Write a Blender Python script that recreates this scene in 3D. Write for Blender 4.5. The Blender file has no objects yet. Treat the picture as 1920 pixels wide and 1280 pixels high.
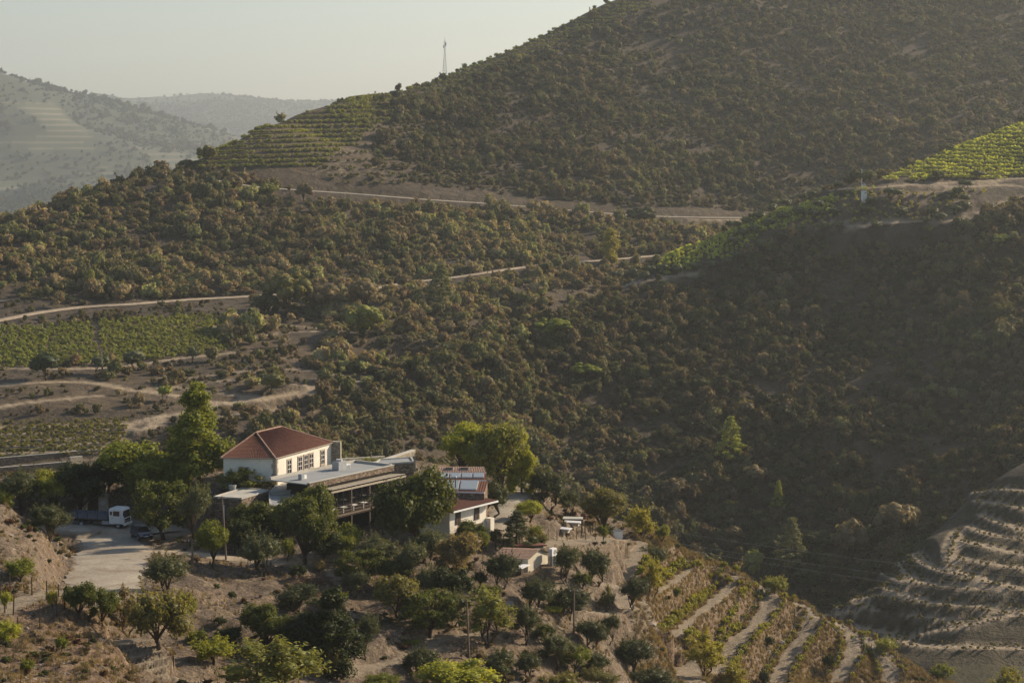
import bpy, math, random
import numpy as np
from mathutils import Vector, Matrix

S = bpy.context.scene
COL = S.collection
R = math.radians
rng = np.random.default_rng(7)
random.seed(7)

# ------------------------------------------------------------------ camera, sky, sun, exposure
F = 3850.0                       # focal length in photo pixels (1920 wide)
PITCH = math.atan(383.0 / F)     # the horizon stands 383 px above the centre
cam_d = bpy.data.cameras.new('camera')
cam_d.sensor_width = 36
cam_d.lens = F / 1920 * 36
cam_d.clip_start = 1
cam_d.clip_end = 25000
cam = bpy.data.objects.new('camera', cam_d)
cam.location = (0, 0, 0)
cam.rotation_euler = (math.pi / 2 - PITCH, 0, 0)
COL.objects.link(cam)
S.camera = cam

SUN_EL, SUN_AZ = R(26.5), R(60)    # azimuth clockwise from the view direction
W = bpy.data.worlds.new('World')
S.world = W
W.use_nodes = True
wn = W.node_tree
sky = wn.nodes.new('ShaderNodeTexSky')
sky.sky_type = 'NISHITA'
sky.sun_disc = False
sky.sun_elevation = SUN_EL
sky.sun_rotation = SUN_AZ
sky.altitude = 300
sky.air_density = 1.0
sky.dust_density = 1.2
sky.ozone_density = 1.0
wn.links.new(sky.outputs[0], wn.nodes['Background'].inputs[0])
wn.nodes['Background'].inputs[1].default_value = 0.08
sd = bpy.data.lights.new('sun', 'SUN')
sd.energy = 4.9
sd.angle = R(0.6)
sd.color = (1.0, 0.83, 0.62)
sun = bpy.data.objects.new('sun', sd)
sv = Vector((math.sin(SUN_AZ) * math.cos(SUN_EL), math.cos(SUN_AZ) * math.cos(SUN_EL), math.sin(SUN_EL)))
sun.rotation_euler = sv.to_track_quat('Z', 'Y').to_euler()
sun.location = sv * 500
COL.objects.link(sun)
S.view_settings.view_transform = 'Standard'
S.view_settings.look = 'None'
S.view_settings.exposure = 0.66
S.view_settings.gamma = 1
S.view_settings.use_curve_mapping = False
S.render.engine = 'CYCLES'
S.cycles.max_bounces = 5
S.cycles.diffuse_bounces = 2
S.cycles.glossy_bounces = 2
S.cycles.transmission_bounces = 2
S.cycles.volume_bounces = 0
S.cycles.transparent_max_bounces = 6
S.cycles.use_denoising = True

# ------------------------------------------------------------------ materials
def mat(name):
    m = bpy.data.materials.new(name)
    m.use_nodes = True
    nt = m.node_tree
    b = nt.nodes['Principled BSDF']
    b.inputs['Specular IOR Level'].default_value = 0.25
    b.inputs['Roughness'].default_value = 0.85
    return m, nt, b

def noise(nt, scale, detail=4, rough=0.6, vec=None, dist=0.0):
    n = nt.nodes.new('ShaderNodeTexNoise')
    n.inputs['Scale'].default_value = scale
    n.inputs['Detail'].default_value = detail
    n.inputs['Roughness'].default_value = rough
    n.inputs['Distortion'].default_value = dist
    if vec is not None: nt.links.new(vec, n.inputs['Vector'])
    return n.outputs['Fac']

def ramp(nt, fac, stops, interp='LINEAR'):
    r = nt.nodes.new('ShaderNodeValToRGB')
    e = r.color_ramp.elements
    r.color_ramp.interpolation = interp
    while len(e) < len(stops): e.new(0.5)
    for i, (p, c) in enumerate(stops):
        e[i].position = p
        e[i].color = (c[0], c[1], c[2], 1) if hasattr(c, '__len__') else (c, c, c, 1)
    nt.links.new(fac, r.inputs[0])
    return r.outputs[0]

def mix(nt, fac, a, b, kind='MIX'):
    m = nt.nodes.new('ShaderNodeMix')
    m.data_type = 'RGBA'
    m.blend_type = kind
    for s, v in ((m.inputs[0], fac), (m.inputs[6], a), (m.inputs[7], b)):
        if isinstance(v, (int, float)): s.default_value = v
        elif isinstance(v, tuple): s.default_value = (*v, 1) if len(v) == 3 else v
        else: nt.links.new(v, s)
    return m.outputs[2]

def math_n(nt, op, a, b=None, clamp=False):
    m = nt.nodes.new('ShaderNodeMath')
    m.operation = op
    m.use_clamp = clamp
    for i, v in enumerate((a, b)):
        if v is None: continue
        if isinstance(v, (int, float)): m.inputs[i].default_value = v
        else: nt.links.new(v, m.inputs[i])
    return m.outputs[0]

def bump(nt, b, h, dist=0.05, strength=1.0):
    n = nt.nodes.new('ShaderNodeBump')
    n.inputs['Strength'].default_value = strength
    n.inputs['Distance'].default_value = dist
    nt.links.new(h, n.inputs['Height'])
    nt.links.new(n.outputs[0], b.inputs['Normal'])

def plain(name, col, rough=0.8, var=0.25, scale=1.5, spec=0.25, metal=0.0, bmp=0.0):
    m, nt, b = mat(name)
    tc = nt.nodes.new('ShaderNodeTexCoord').outputs['Object']
    f = noise(nt, scale, 7, 0.72, tc)
    lo = tuple(c * (1 - var) for c in col)
    hi = tuple(min(1, c * (1 + var)) for c in col)
    nt.links.new(ramp(nt, f, [(0.3, lo), (0.7, hi)]), b.inputs['Base Color'])
    b.inputs['Roughness'].default_value = rough
    b.inputs['Specular IOR Level'].default_value = spec
    b.inputs['Metallic'].default_value = metal
    if bmp: bump(nt, b, noise(nt, scale * 6, 4, 0.6, tc), bmp)
    return m

def leaf_mat(name, transl=0.35, vscale=0.5, spread=0.35, hue=(1.25, 1.1, 0.7), spec=0.25):
    """foliage: the tint is carried by each object or instance"""
    m = bpy.data.materials.new(name)
    m.use_nodes = True
    nt = m.node_tree
    nt.nodes.clear()
    at = nt.nodes.new('ShaderNodeAttribute')
    at.attribute_type = 'INSTANCER'
    at.attribute_name = 'tint'
    tc = nt.nodes.new('ShaderNodeTexCoord').outputs['Object']
    oi = nt.nodes.new('ShaderNodeObjectInfo')
    add = nt.nodes.new('ShaderNodeVectorMath'); add.operation = 'ADD'
    cmb = nt.nodes.new('ShaderNodeCombineXYZ')
    nt.links.new(math_n(nt, 'MULTIPLY', oi.outputs['Random'], 40.0), cmb.inputs[0])
    nt.links.new(tc, add.inputs[0]); nt.links.new(cmb.outputs[0], add.inputs[1])
    f = noise(nt, 5.0 * vscale, 3, 0.7, add.outputs[0])
    v = ramp(nt, f, [(0.3, (1 - spread,) * 3), (0.72, (1 + spread,) * 3)])
    f2 = noise(nt, 19.0 * vscale, 2, 0.5, add.outputs[0])
    h = ramp(nt, f2, [(0.38, (0.85, 0.95, 1.0)), (0.68, hue)])
    c = mix(nt, 1.0, at.outputs['Color'], v, 'MULTIPLY')
    c = mix(nt, 1.0, c, h, 'MULTIPLY')
    pr = nt.nodes.new('ShaderNodeBsdfPrincipled')
    pr.inputs['Roughness'].default_value = 0.55
    pr.inputs['Specular IOR Level'].default_value = spec
    nt.links.new(c, pr.inputs['Base Color'])
    tr = nt.nodes.new('ShaderNodeBsdfTranslucent')
    c2 = mix(nt, 1.0, c, (1.35, 1.25, 0.55), 'MULTIPLY')
    nt.links.new(c2, tr.inputs['Color'])
    mx = nt.nodes.new('ShaderNodeMixShader')
    mx.inputs[0].default_value = transl
    nt.links.new(pr.outputs[0], mx.inputs[1]); nt.links.new(tr.outputs[0], mx.inputs[2])
    out = nt.nodes.new('ShaderNodeOutputMaterial')
    nt.links.new(mx.outputs[0], out.inputs[0])
    return m

M = {}
M['leaf'] = leaf_mat('leaf', 0.45, 1.0, 0.5)
M['olive_leaf'] = leaf_mat('olive_leaf', 0.32, 1.0, 0.3, (1.15, 1.1, 0.8))
M['scrub_leaf'] = leaf_mat('scrub_leaf', 0.3, 0.3, 0.3, (1.2, 1.05, 0.8), 0.06)
M['straw'] = leaf_mat('straw', 0.25, 1.0, 0.3, (1.1, 1.0, 0.9))
M['bark'] = plain('bark', (0.075, 0.055, 0.04), 0.9, 0.4, 4, 0.1)
M['post_wood'] = plain('post_wood', (0.07, 0.05, 0.035), 0.9, 0.35, 3, 0.1)
M['white_wall'] = plain('white_wall', (0.72, 0.67, 0.57), 0.9, 0.14, 0.5, 0.15)
M['cream_wall'] = plain('cream_wall', (0.55, 0.50, 0.40), 0.9, 0.12, 0.8, 0.15)
M['granite'] = plain('granite', (0.34, 0.28, 0.22), 0.9, 0.2, 3, 0.2)
M['concrete'] = plain('concrete', (0.42, 0.40, 0.35), 0.9, 0.15, 0.8, 0.2)
M['roof_felt'] = plain('roof_felt', (0.27, 0.28, 0.28), 0.85, 0.15, 0.5, 0.2)
M['canopy'] = plain('canopy', (0.40, 0.35, 0.27), 0.85, 0.15, 1.2, 0.2)
M['dark_wood'] = plain('dark_wood', (0.05, 0.032, 0.022), 0.7, 0.3, 2, 0.3)
M['brown_metal'] = plain('brown_metal', (0.16, 0.12, 0.09), 0.6, 0.2, 2, 0.4)
M['dark_interior'] = plain('dark_interior', (0.02, 0.018, 0.016), 0.9, 0.3, 1, 0.1)
M['shutter'] = plain('shutter', (0.10, 0.085, 0.07), 0.7, 0.2, 2, 0.3)
M['white_paint'] = plain('white_paint', (0.72, 0.72, 0.70), 0.5, 0.06, 1, 0.4)
M['grey_metal'] = plain('grey_metal', (0.30, 0.31, 0.32), 0.5, 0.15, 2, 0.5)
M['steel'] = plain('steel', (0.42, 0.42, 0.42), 0.5, 0.1, 2, 0.5)
M['black_rubber'] = plain('black_rubber', (0.02, 0.02, 0.02), 0.85, 0.3, 3, 0.2)
M['truck_grey'] = plain('truck_grey', (0.09, 0.11, 0.14), 0.6, 0.25, 1.5, 0.4)
M['car_blue'] = plain('car_blue', (0.02, 0.03, 0.06), 0.25, 0.1, 1, 0.6)
M['lamp_glass'] = plain('lamp_glass', (0.5, 0.5, 0.48), 0.2, 0.05, 1, 0.6)
M['stone_lump'] = plain('stone_lump', (0.24, 0.20, 0.16), 0.9, 0.35, 2, 0.2, 0, 0.03)
M['dry_wood'] = plain('dry_wood', (0.16, 0.09, 0.065), 0.9, 0.4, 4, 0.1)
M['terracotta'] = plain('terracotta', (0.17, 0.078, 0.055), 0.9, 0.35, 2.5, 0.15)
M['terracotta_pale'] = plain('terracotta_pale', (0.30, 0.20, 0.15), 0.9, 0.35, 2.5, 0.15)
M['red_sheet'] = plain('red_sheet', (0.18, 0.08, 0.06), 0.8, 0.2, 1.0, 0.2)

def glass_m():
    m, nt, b = mat('window_glass')
    b.inputs['Base Color'].default_value = (0.02, 0.022, 0.025, 1)
    b.inputs['Roughness'].default_value = 0.12
    b.inputs['Specular IOR Level'].default_value = 0.6
    return m
M['glass'] = glass_m()

def panel_m():
    m, nt, b = mat('solar_glass')
    tc = nt.nodes.new('ShaderNodeTexCoord').outputs['Object']
    br = nt.nodes.new('ShaderNodeTexBrick')
    br.offset = 0
    br.inputs['Scale'].default_value = 3.0
    br.inputs['Mortar Size'].default_value = 0.015
    br.inputs['Color1'].default_value = (0.17, 0.20, 0.21, 1)
    br.inputs['Color2'].default_value = (0.22, 0.25, 0.26, 1)
    br.inputs['Mortar'].default_value = (0.3, 0.3, 0.3, 1)
    nt.links.new(tc, br.inputs['Vector'])
    nt.links.new(br.outputs[0], b.inputs['Base Color'])
    b.inputs['Roughness'].default_value = 0.3
    b.inputs['Specular IOR Level'].default_value = 0.7
    return m
M['solar'] = panel_m()

def stonewall_m(name, c1, c2, joint):
    m, nt, b = mat(name)
    tc = nt.nodes.new('ShaderNodeTexCoord').outputs['Object']
    mp = nt.nodes.new('ShaderNodeMapping'); mp.inputs['Scale'].default_value = (1, 1, 1.9)
    nt.links.new(tc, mp.inputs[0])
    v = nt.nodes.new('ShaderNodeTexVoronoi'); v.inputs['Scale'].default_value = 3.0
    nt.links.new(mp.outputs[0], v.inputs['Vector'])
    e = nt.nodes.new('ShaderNodeTexVoronoi'); e.feature = 'DISTANCE_TO_EDGE'; e.inputs['Scale'].default_value = 3.0
    nt.links.new(mp.outputs[0], e.inputs['Vector'])
    sep = nt.nodes.new('ShaderNodeSeparateColor'); nt.links.new(v.outputs['Color'], sep.inputs[0])
    c = ramp(nt, sep.outputs[0], [(0.1, c1), (0.9, c2)])
    ed = ramp(nt, e.outputs['Distance'], [(0.0, 0.0), (0.08, 1.0)])
    nt.links.new(mix(nt, ed, joint, c), b.inputs['Base Color'])
    bump(nt, b, ed, 0.06)
    return m
M['schist'] = stonewall_m('schist', (0.12, 0.085, 0.06), (0.30, 0.23, 0.17), (0.05, 0.04, 0.03))
M['pale_stone'] = stonewall_m('pale_stone', (0.26, 0.23, 0.17), (0.42, 0.38, 0.29), (0.14, 0.12, 0.09))

def ground_m(name, far):
    m, nt, b = mat(name)
    geo = nt.nodes.new('ShaderNodeNewGeometry').outputs['Position']
    at = nt.nodes.new('ShaderNodeAttribute'); at.attribute_name = 'zone'
    sep = nt.nodes.new('ShaderNodeSeparateColor'); nt.links.new(at.outputs['Color'], sep.inputs[0])
    path, grass, green = sep.outputs[0], sep.outputs[1], sep.outputs[2]
    if far == 0:
        n1 = noise(nt, 0.09, 6, 0.65, geo); n2 = noise(nt, 0.8, 8, 0.75, geo); n3 = noise(nt, 4.0, 5, 0.8, geo)
        earth = ramp(nt, n2, [(0.28, (0.06, 0.042, 0.03)), (0.45, (0.118, 0.086, 0.058)), (0.6, (0.185, 0.143, 0.098)), (0.75, (0.28, 0.225, 0.165))])
        straw = ramp(nt, n2, [(0.3, (0.085, 0.052, 0.033)), (0.5, (0.165, 0.11, 0.068)), (0.7, (0.25, 0.18, 0.11))])
        dirt = ramp(nt, n2, [(0.25, (0.20, 0.155, 0.105)), (0.7, (0.33, 0.27, 0.19))])
        patchy = ramp(nt, n1, [(0.42, 0.0), (0.6, 1.0)])
        g = mix(nt, math_n(nt, 'MAXIMUM', grass, math_n(nt, 'MULTIPLY', patchy, 0.45)), earth, straw)
        speck = ramp(nt, n3, [(0.36, (0.28, 0.26, 0.25)), (0.5, (0.95, 0.95, 0.95)), (0.64, (1.7, 1.66, 1.58))])
        g = mix(nt, 0.9, g, speck, 'MULTIPLY')
        n4 = noise(nt, 0.6, 5, 0.7, geo, 1.0)
        pm = math_n(nt, 'MULTIPLY', path, ramp(nt, n4, [(0.25, 0.55), (0.5, 1.0)]))
        g = mix(nt, pm, g, dirt)
        g = mix(nt, green, g, (0.05, 0.06, 0.02))
        nt.links.new(g, b.inputs['Base Color'])
        h = math_n(nt, 'ADD', math_n(nt, 'MULTIPLY', n2, 1.4), math_n(nt, 'MULTIPLY', n3, 0.3))
        bump(nt, b, h, 0.4, 0.9)
    elif far == 1:
        n1 = noise(nt, 0.02, 6, 0.65, geo); n2 = noise(nt, 0.25, 6, 0.75, geo, 0.5)
        earth = ramp(nt, n2, [(0.3, (0.030, 0.022, 0.013)), (0.5, (0.066, 0.048, 0.029)), (0.72, (0.12, 0.088, 0.053))])
        straw = ramp(nt, n2, [(0.3, (0.06, 0.042, 0.026)), (0.5, (0.12, 0.085, 0.05)), (0.7, (0.24, 0.18, 0.105))])
        dirt = ramp(nt, n2, [(0.25, (0.24, 0.18, 0.12)), (0.7, (0.40, 0.32, 0.215))])
        g = mix(nt, math_n(nt, 'MAXIMUM', grass, ramp(nt, n1, [(0.58, 0.0), (0.75, 0.4)])), earth, straw)
        g = mix(nt, path, g, dirt)
        g = mix(nt, green, g, ramp(nt, n2, [(0.3, (0.03, 0.027, 0.014)), (0.7, (0.085, 0.072, 0.036))]))  # dark bank cover, with the shade of the slopes mixed into its colour
        nt.links.new(g, b.inputs['Base Color'])
        bump(nt, b, n2, 2.0, 0.8)
    else:
        n1 = noise(nt, 0.0022, 7, 0.62, geo, 0.5); n2 = noise(nt, 0.025, 6, 0.75, geo)
        sx = nt.nodes.new('ShaderNodeSeparateXYZ'); nt.links.new(geo, sx.inputs[0])
        zz = math_n(nt, 'ADD', math_n(nt, 'MULTIPLY', sx.outputs[2], 0.5), math_n(nt, 'MULTIPLY', n2, 2.2))
        st = math_n(nt, 'SINE', zz)
        vine = mix(nt, ramp(nt, st, [(0.25, 0.0), (0.75, 1.0)]), (0.07, 0.075, 0.035), (0.15, 0.135, 0.085))
        scrub = ramp(nt, n2, [(0.3, (0.025, 0.03, 0.016)), (0.7, (0.065, 0.068, 0.034))])
        g = mix(nt, math_n(nt, 'MAXIMUM', grass, ramp(nt, n1, [(0.52, 0.0), (0.56, 0.8)])), scrub, vine)
        nt.links.new(g, b.inputs['Base Color'])
    return m
M['ground_near'] = ground_m('ground_near', 0)
M['ground_mid'] = ground_m('ground_mid', 1)
M['ground_far'] = ground_m('ground_far', 2)

def road_m(name, c0, c1):
    m, nt, b = mat(name)
    geo = nt.nodes.new('ShaderNodeNewGeometry').outputs['Position']
    n = noise(nt, 0.35, 6, 0.7, geo, 0.8)
    n2 = noise(nt, 3.0, 4, 0.7, geo)
    c = ramp(nt, n, [(0.3, c0), (0.65, c1)])
    c = mix(nt, 0.8, c, ramp(nt, n2, [(0.3, 0.7), (0.7, 1.2)]), 'MULTIPLY')
    n3 = noise(nt, 0.13, 5, 0.7, geo, 1.5)
    c = mix(nt, ramp(nt, n3, [(0.48, 0.0), (0.62, 0.6)]), c, (0.20, 0.15, 0.10))
    nt.links.new(c, b.inputs['Base Color'])
    bump(nt, b, n2, 0.06, 0.6)
    return m
M['concrete_road'] = road_m('concrete_road', (0.25, 0.215, 0.17), (0.37, 0.33, 0.26))
M['dirt_road'] = road_m('dirt_road', (0.28, 0.215, 0.145), (0.44, 0.36, 0.255))
M['asphalt'] = road_m('asphalt', (0.22, 0.20, 0.165), (0.34, 0.30, 0.24))

# ------------------------------------------------------------------ object helpers
def tag(o, label=None, cat=None, group=None, kind=None):
    if label: o['label'] = label
    if cat: o['category'] = cat
    if group: o['group'] = group
    if kind: o['kind'] = kind
    return o

def empty(name, loc=(0, 0, 0), rz=0.0, parent=None):
    o = bpy.data.objects.new(name, None)
    o.empty_display_size = 0.3
    COL.objects.link(o)
    o.location = loc
    o.rotation_euler = (0, 0, rz)
    if parent: o.parent = parent
    return o

def link(name, me, parent=None, loc=None, rz=0.0):
    o = bpy.data.objects.new(name, me)
    COL.objects.link(o)
    if parent is not None: o.parent = parent
    if loc is not None: o.location = loc
    if rz: o.rotation_euler = (0, 0, rz)
    return o

class MB:
    """collects boxes, prisms and tubes; build() makes ONE mesh object"""
    def __init__(s): s.v, s.f = [], []
    def quad(s, a, b, c, d):
        n = len(s.v); s.v += [tuple(a), tuple(b), tuple(c), tuple(d)]; s.f.append((n, n + 1, n + 2, n + 3)); return s
    def poly(s, pts):
        n = len(s.v); s.v += [tuple(p) for p in pts]; s.f.append(tuple(range(n, n + len(pts)))); return s
    def box(s, c, d, rz=0.0, rx=0.0):
        n = len(s.v)
        m = Matrix.Rotation(rz, 3, 'Z') @ Matrix.Rotation(rx, 3, 'X')
        for k in ((-1, -1, -1), (1, -1, -1), (1, 1, -1), (-1, 1, -1), (-1, -1, 1), (1, -1, 1), (1, 1, 1), (-1, 1, 1)):
            p = m @ Vector((k[0] * d[0] / 2, k[1] * d[1] / 2, k[2] * d[2] / 2)) + Vector(c)
            s.v.append(tuple(p))
        for q in ((0, 3, 2, 1), (4, 5, 6, 7), (0, 1, 5, 4), (1, 2, 6, 5), (2, 3, 7, 6), (3, 0, 4, 7)):
            s.f.append(tuple(n + i for i in q))
        return s
    def prism(s, pts, z0, z1):
        """plan polygon (counter-clockwise) between two heights (numbers or per-corner lists)"""
        n, k = len(s.v), len(pts)
        a = z0 if hasattr(z0, '__len__') else [z0] * k
        b = z1 if hasattr(z1, '__len__') else [z1] * k
        s.v += [(p[0], p[1], a[i]) for i, p in enumerate(pts)] + [(p[0], p[1], b[i]) for i, p in enumerate(pts)]
        s.f.append(tuple(n + i for i in reversed(range(k))))
        s.f.append(tuple(n + k + i for i in range(k)))
        for i in range(k):
            j = (i + 1) % k
            s.f.append((n + i, n + j, n + k + j, n + k + i))
        return s
    def tube(s, pts, rad, seg=6):
        n0 = len(s.v)
        P = [Vector(p) for p in pts]
        rr = rad if hasattr(rad, '__len__') else [rad] * len(P)
        for i, p in enumerate(P):
            t = (P[min(i + 1, len(P) - 1)] - P[max(i - 1, 0)]).normalized()
            a = t.orthogonal().normalized(); b_ = t.cross(a)
            for k in range(seg):
                an = 2 * math.pi * k / seg
                s.v.append(tuple(p + (a * math.cos(an) + b_ * math.sin(an)) * rr[i]))
        for i in range(len(P) - 1):
            for k in range(seg):
                a0 = n0 + i * seg + k; a1 = n0 + i * seg + (k + 1) % seg
                s.f.append((a0, a1, a1 + seg, a0 + seg))
        s.f.append(tuple(n0 + k for k in reversed(range(seg))))
        s.f.append(tuple(n0 + (len(P) - 1) * seg + k for k in range(seg)))
        return s
    def mesh(s, name, m, smooth=False):
        me = bpy.data.meshes.new(name)
        me.from_pydata(s.v, [], s.f)
        me.materials.append(m)
        if smooth: me.polygons.foreach_set('use_smooth', [True] * len(me.polygons))
        me.update()
        return me
    def build(s, name, m, parent=None, smooth=False, loc=None, rz=0.0):
        return link(name, s.mesh(name, m, smooth), parent, loc, rz)

def np_mesh(name, V, Q, m, smooth=False, tris=None):
    me = bpy.data.meshes.new(name)
    if tris is not None and len(tris):
        me.vertices.add(len(V)); me.vertices.foreach_set('co', np.asarray(V, np.float32).ravel())
        li = np.concatenate([tris.ravel(), Q.ravel()]).astype(np.int32)
        st = np.concatenate([np.arange(len(tris)) * 3, len(tris) * 3 + np.arange(len(Q)) * 4]).astype(np.int32)
        me.loops.add(len(li)); me.polygons.add(len(st))
        me.polygons.foreach_set('loop_start', st); me.loops.foreach_set('vertex_index', li)
        sm = np.zeros(len(st), bool); sm[:len(tris)] = True
        me.polygons.foreach_set('use_smooth', sm)
        me.materials.append(m); me.update(calc_edges=True); me.validate()
        return me
    me.vertices.add(len(V)); me.vertices.foreach_set('co', np.asarray(V, np.float32).ravel())
    k = Q.shape[1]
    me.loops.add(len(Q) * k); me.polygons.add(len(Q))
    me.polygons.foreach_set('loop_start', np.arange(0, len(Q) * k, k, dtype=np.int32))
    me.loops.foreach_set('vertex_index', np.asarray(Q, np.int32).ravel())
    if smooth: me.polygons.foreach_set('use_smooth', np.ones(len(Q), bool))
    me.materials.append(m)
    me.update(calc_edges=True)
    me.validate()
    return me

# ------------------------------------------------------------------ pixel <-> place
def ray(px, py):
    x, z = (px - 960) / F, -(py - 640) / F
    dy = math.cos(PITCH) + z * math.sin(PITCH)
    dz = -math.sin(PITCH) + z * math.cos(PITCH)
    return x / dy, dz / dy             # per metre of ground distance
def P3(px, py, d):
    a, t = ray(px, py)
    return Vector((a * d, d, t * d))
# ------------------------------------------------------------------ terrain
# survey points: (px, py, distance) seen in the photograph, and (px, None, distance, height) for hidden ground; the unseen summit and hill beyond the right edge are shaped to cast shade
CP = '''
0 1280 160|120 1280 165|240 1280 172|0 1185 178|60 1165 181|120 1133 187|0 1130 187|0 1060 196|60 1080 196|110 1095 198|200 1200 181|190 1150 188
0 1000 205|0 945 222|60 975 223|110 1010 224|140 1055 221|60 1030 212|140 1095 213|100 1060 210
330 1280 180|280 1230 190|250 1200 194|225 1170 197|440 1280 188|440 1180 203|380 1240 192
300 1110 213|400 1105 218|350 1055 230|350 1150 204|420 1045 236|480 1052 237|560 1058 236|230 1100 218|290 1040 235|300 1010 245
190 1100 219|150 1060 229|120 990 254|280 1000 250|210 1030 240|250 1050 233|330 1030 240
560 1100 226|500 1150 214|450 1230 200|600 1250 200|600 1180 210|640 1150 216|808 1192 214|700 1120 223|745 1158 217|760 1060 237|870 1060 240|800 1010 247|700 1010 247|640 1005 247|560 1005 246|480 1000 247|400 1000 247|340 1005 248
800 1280 205|700 1230 206|690 1232 205|950 1160 224|920 1200 218|1000 1280 212|1100 1150 238|1000 1150 229|1190 1140 250|1140 1145 243|1200 1280 238|1100 1280 222|1100 1210 230|1080 1090 250|980 1075 243|900 1090 236
1180 1030 276|1060 1010 262|1000 1030 254|950 1035 250|890 1020 250|940 1010 255|1120 1010 268|1180 1084 262|1240 1060 280
1010 905 292|990 915 285|960 950 272|950 985 262|1030 950 280|1080 980 280
0 925 262|100 925 265|200 915 268|300 915 262|400 935 255|450 935 254
0 900 290|150 890 290|300 880 290|450 880 285|560 890 282|620 880 290|700 870 295|780 865 297|850 880 292|900 895 290|940 900 290
1060 945 291|1100 975 288|1160 1000 290|1240 1010 292|1290 1050 292|1400 1085 302|1500 1130 308|1600 1190 304|1700 1240 298|1780 1280 292|1900 1350 280|2050 1450 265
1300 1180 273|1280 1280 256|1200 1200 253|1250 1100 277|1300 1100 285|1400 1180 289|1400 1280 276|1500 1200 294|1500 1280 283|1600 1280 287|1600 1400 268|1350 1230 276
1450 1130 299|1550 1190 299|1340 1130 287|1700 1400 275
1560 1140 378.4|1700 1030 395.6|1830 930 412.8|1920 870 419.7|1920 1000 391.3|1920 1150 365.5|1920 1280 345.7|1700 1180 365.5|1650 1250 354.3|1800 1080 375.8|1760 1280 345.7|1830 1000 397.3|1620 1130 374.1|2100 800 434.3|2100 1000 395.6|2100 1280 345.7
1850 900 474|1800 920 474|1700 990 472|1600 1060 466|1500 1060 478|1500 1000 492|1400 1080 475|1300 1030 490|1100 900 505|1000 800 520|850 850 480|700 840 465|620 800 480
2250 130 775|2400 60 800
1300 700 558|1300 850 522|1500 600 582|1500 800 530|1700 500 602|1700 650 566|1920 420 600|1920 600 556|1920 800 505|1600 800 520|1200 560 600|1300 520 610|1450 440 622|1450 520 605|1650 400 616|1800 372 622|1920 365 628|1920 330 655|1800 336 642|1000 700 548|1100 620 575|1150 750 545|850 760 510|1700 800 525|1700 345 634|1800 700 540|2100 400 610|2100 700 535|2250 600 560|1560 400 618|1250 520 610
0 865 428|220 860 430|0 800 450|250 790 455|0 740 470|0 700 500|100 705 492|300 715 490|400 740 480|500 740 482|600 700 510|450 850 430|550 800 450|350 800 450|640 740 490|690 780 480
0 690 506|0 620 560|210 605 570|420 590 582|430 660 532|200 680 515|320 670 523|0 600 575|170 575 600|300 565 615|480 557 630|620 620 573|750 620 565|720 690 522|520 640 550|560 680 522|650 660 545|800 640 553
100 560 620|300 542 640|500 530 650|620 530 655|0 565 612|0 500 650|0 430 694|0 420 702|100 395 722|200 355 742|270 333 760|330 320 772|-150 470 690|-300 520 680|-300 600 600|-300 700 500|-300 860 430|-300 950 260|-300 1100 200|-150 940 225|-200 1280 165
340 322 777|400 340 772|450 350 768|560 358 767|680 366 768|800 376 772|900 382 777|1050 394 787|1180 405 800|1300 408 815|1440 408 832
300 450 697|450 420 718|600 450 700|750 420 725|900 450 722|1100 450 742|150 470 682|730 537 655|860 520 668|1000 500 688|1140 490 703|1230 480 716|1300 440 760|860 590 607|1000 560 640|760 570 620|640 490 680|1080 520 672|940 620 572|1000 480 700
360 300 785|380 300 792|400 285 803|450 262 830|530 228 865|620 200 900|700 180 930|800 155 965|830 143 980|900 115 1000|1000 72 1030|1100 25 1055|1150 0 1070|1300 -75 1120|1500 -300 1230|1920 -500 1330|2250 -560 1400
420 322 779|500 332 777|600 340 780|750 345 785|600 260 842|700 300 812|800 250 878|1000 300 852|1000 200 930|1200 300 880|1200 200 950|1200 100 1020|1200 0 1090|1400 380 852|1500 300 895|1500 200 965|1500 0 1110|1500 100 1035|1350 350 860|1800 270 912|1800 180 975|1800 100 1040|1920 200 960|1920 0 1120|1000 370 800|850 330 815|800 190 930|900 160 960|1650 330 885|1750 -60 1160|2200 0 1150|2200 150 1000
0 145 4819.5|60 165 4847.9|130 178 4961.2|200 190 5103.0|270 207 5188.1|330 225 5244.8|390 245 5329.8|440 268 5386.5|-200 110 4819.5|0 300 4252.5|0 400 3827.3|150 380 3969.0|250 300 4337.6|400 290 4819.5|480 300 4961.2|200 250 4677.8|100 220 4536.0|0 440 3543.8|120 350 3912.3|-200 300 4252.5|-200 420 3543.8|300 340 4252.5|350 380 3969.0|200 430 3543.8
150 178 9072.0|260 188 9072.0|300 180 9072.0|350 172 9072.0|400 168 9072.0|450 178 9072.0|530 190 9072.0|620 192 9072.0|900 200 9072.0|0 185 9072.0|400 230 7938.0|520 250 7654.5|620 240 7938.0|250 225 7654.5|480 275 7087.5|-200 180 9072.0|1500 200 9072.0|2200 200 9072.0
'''
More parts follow.
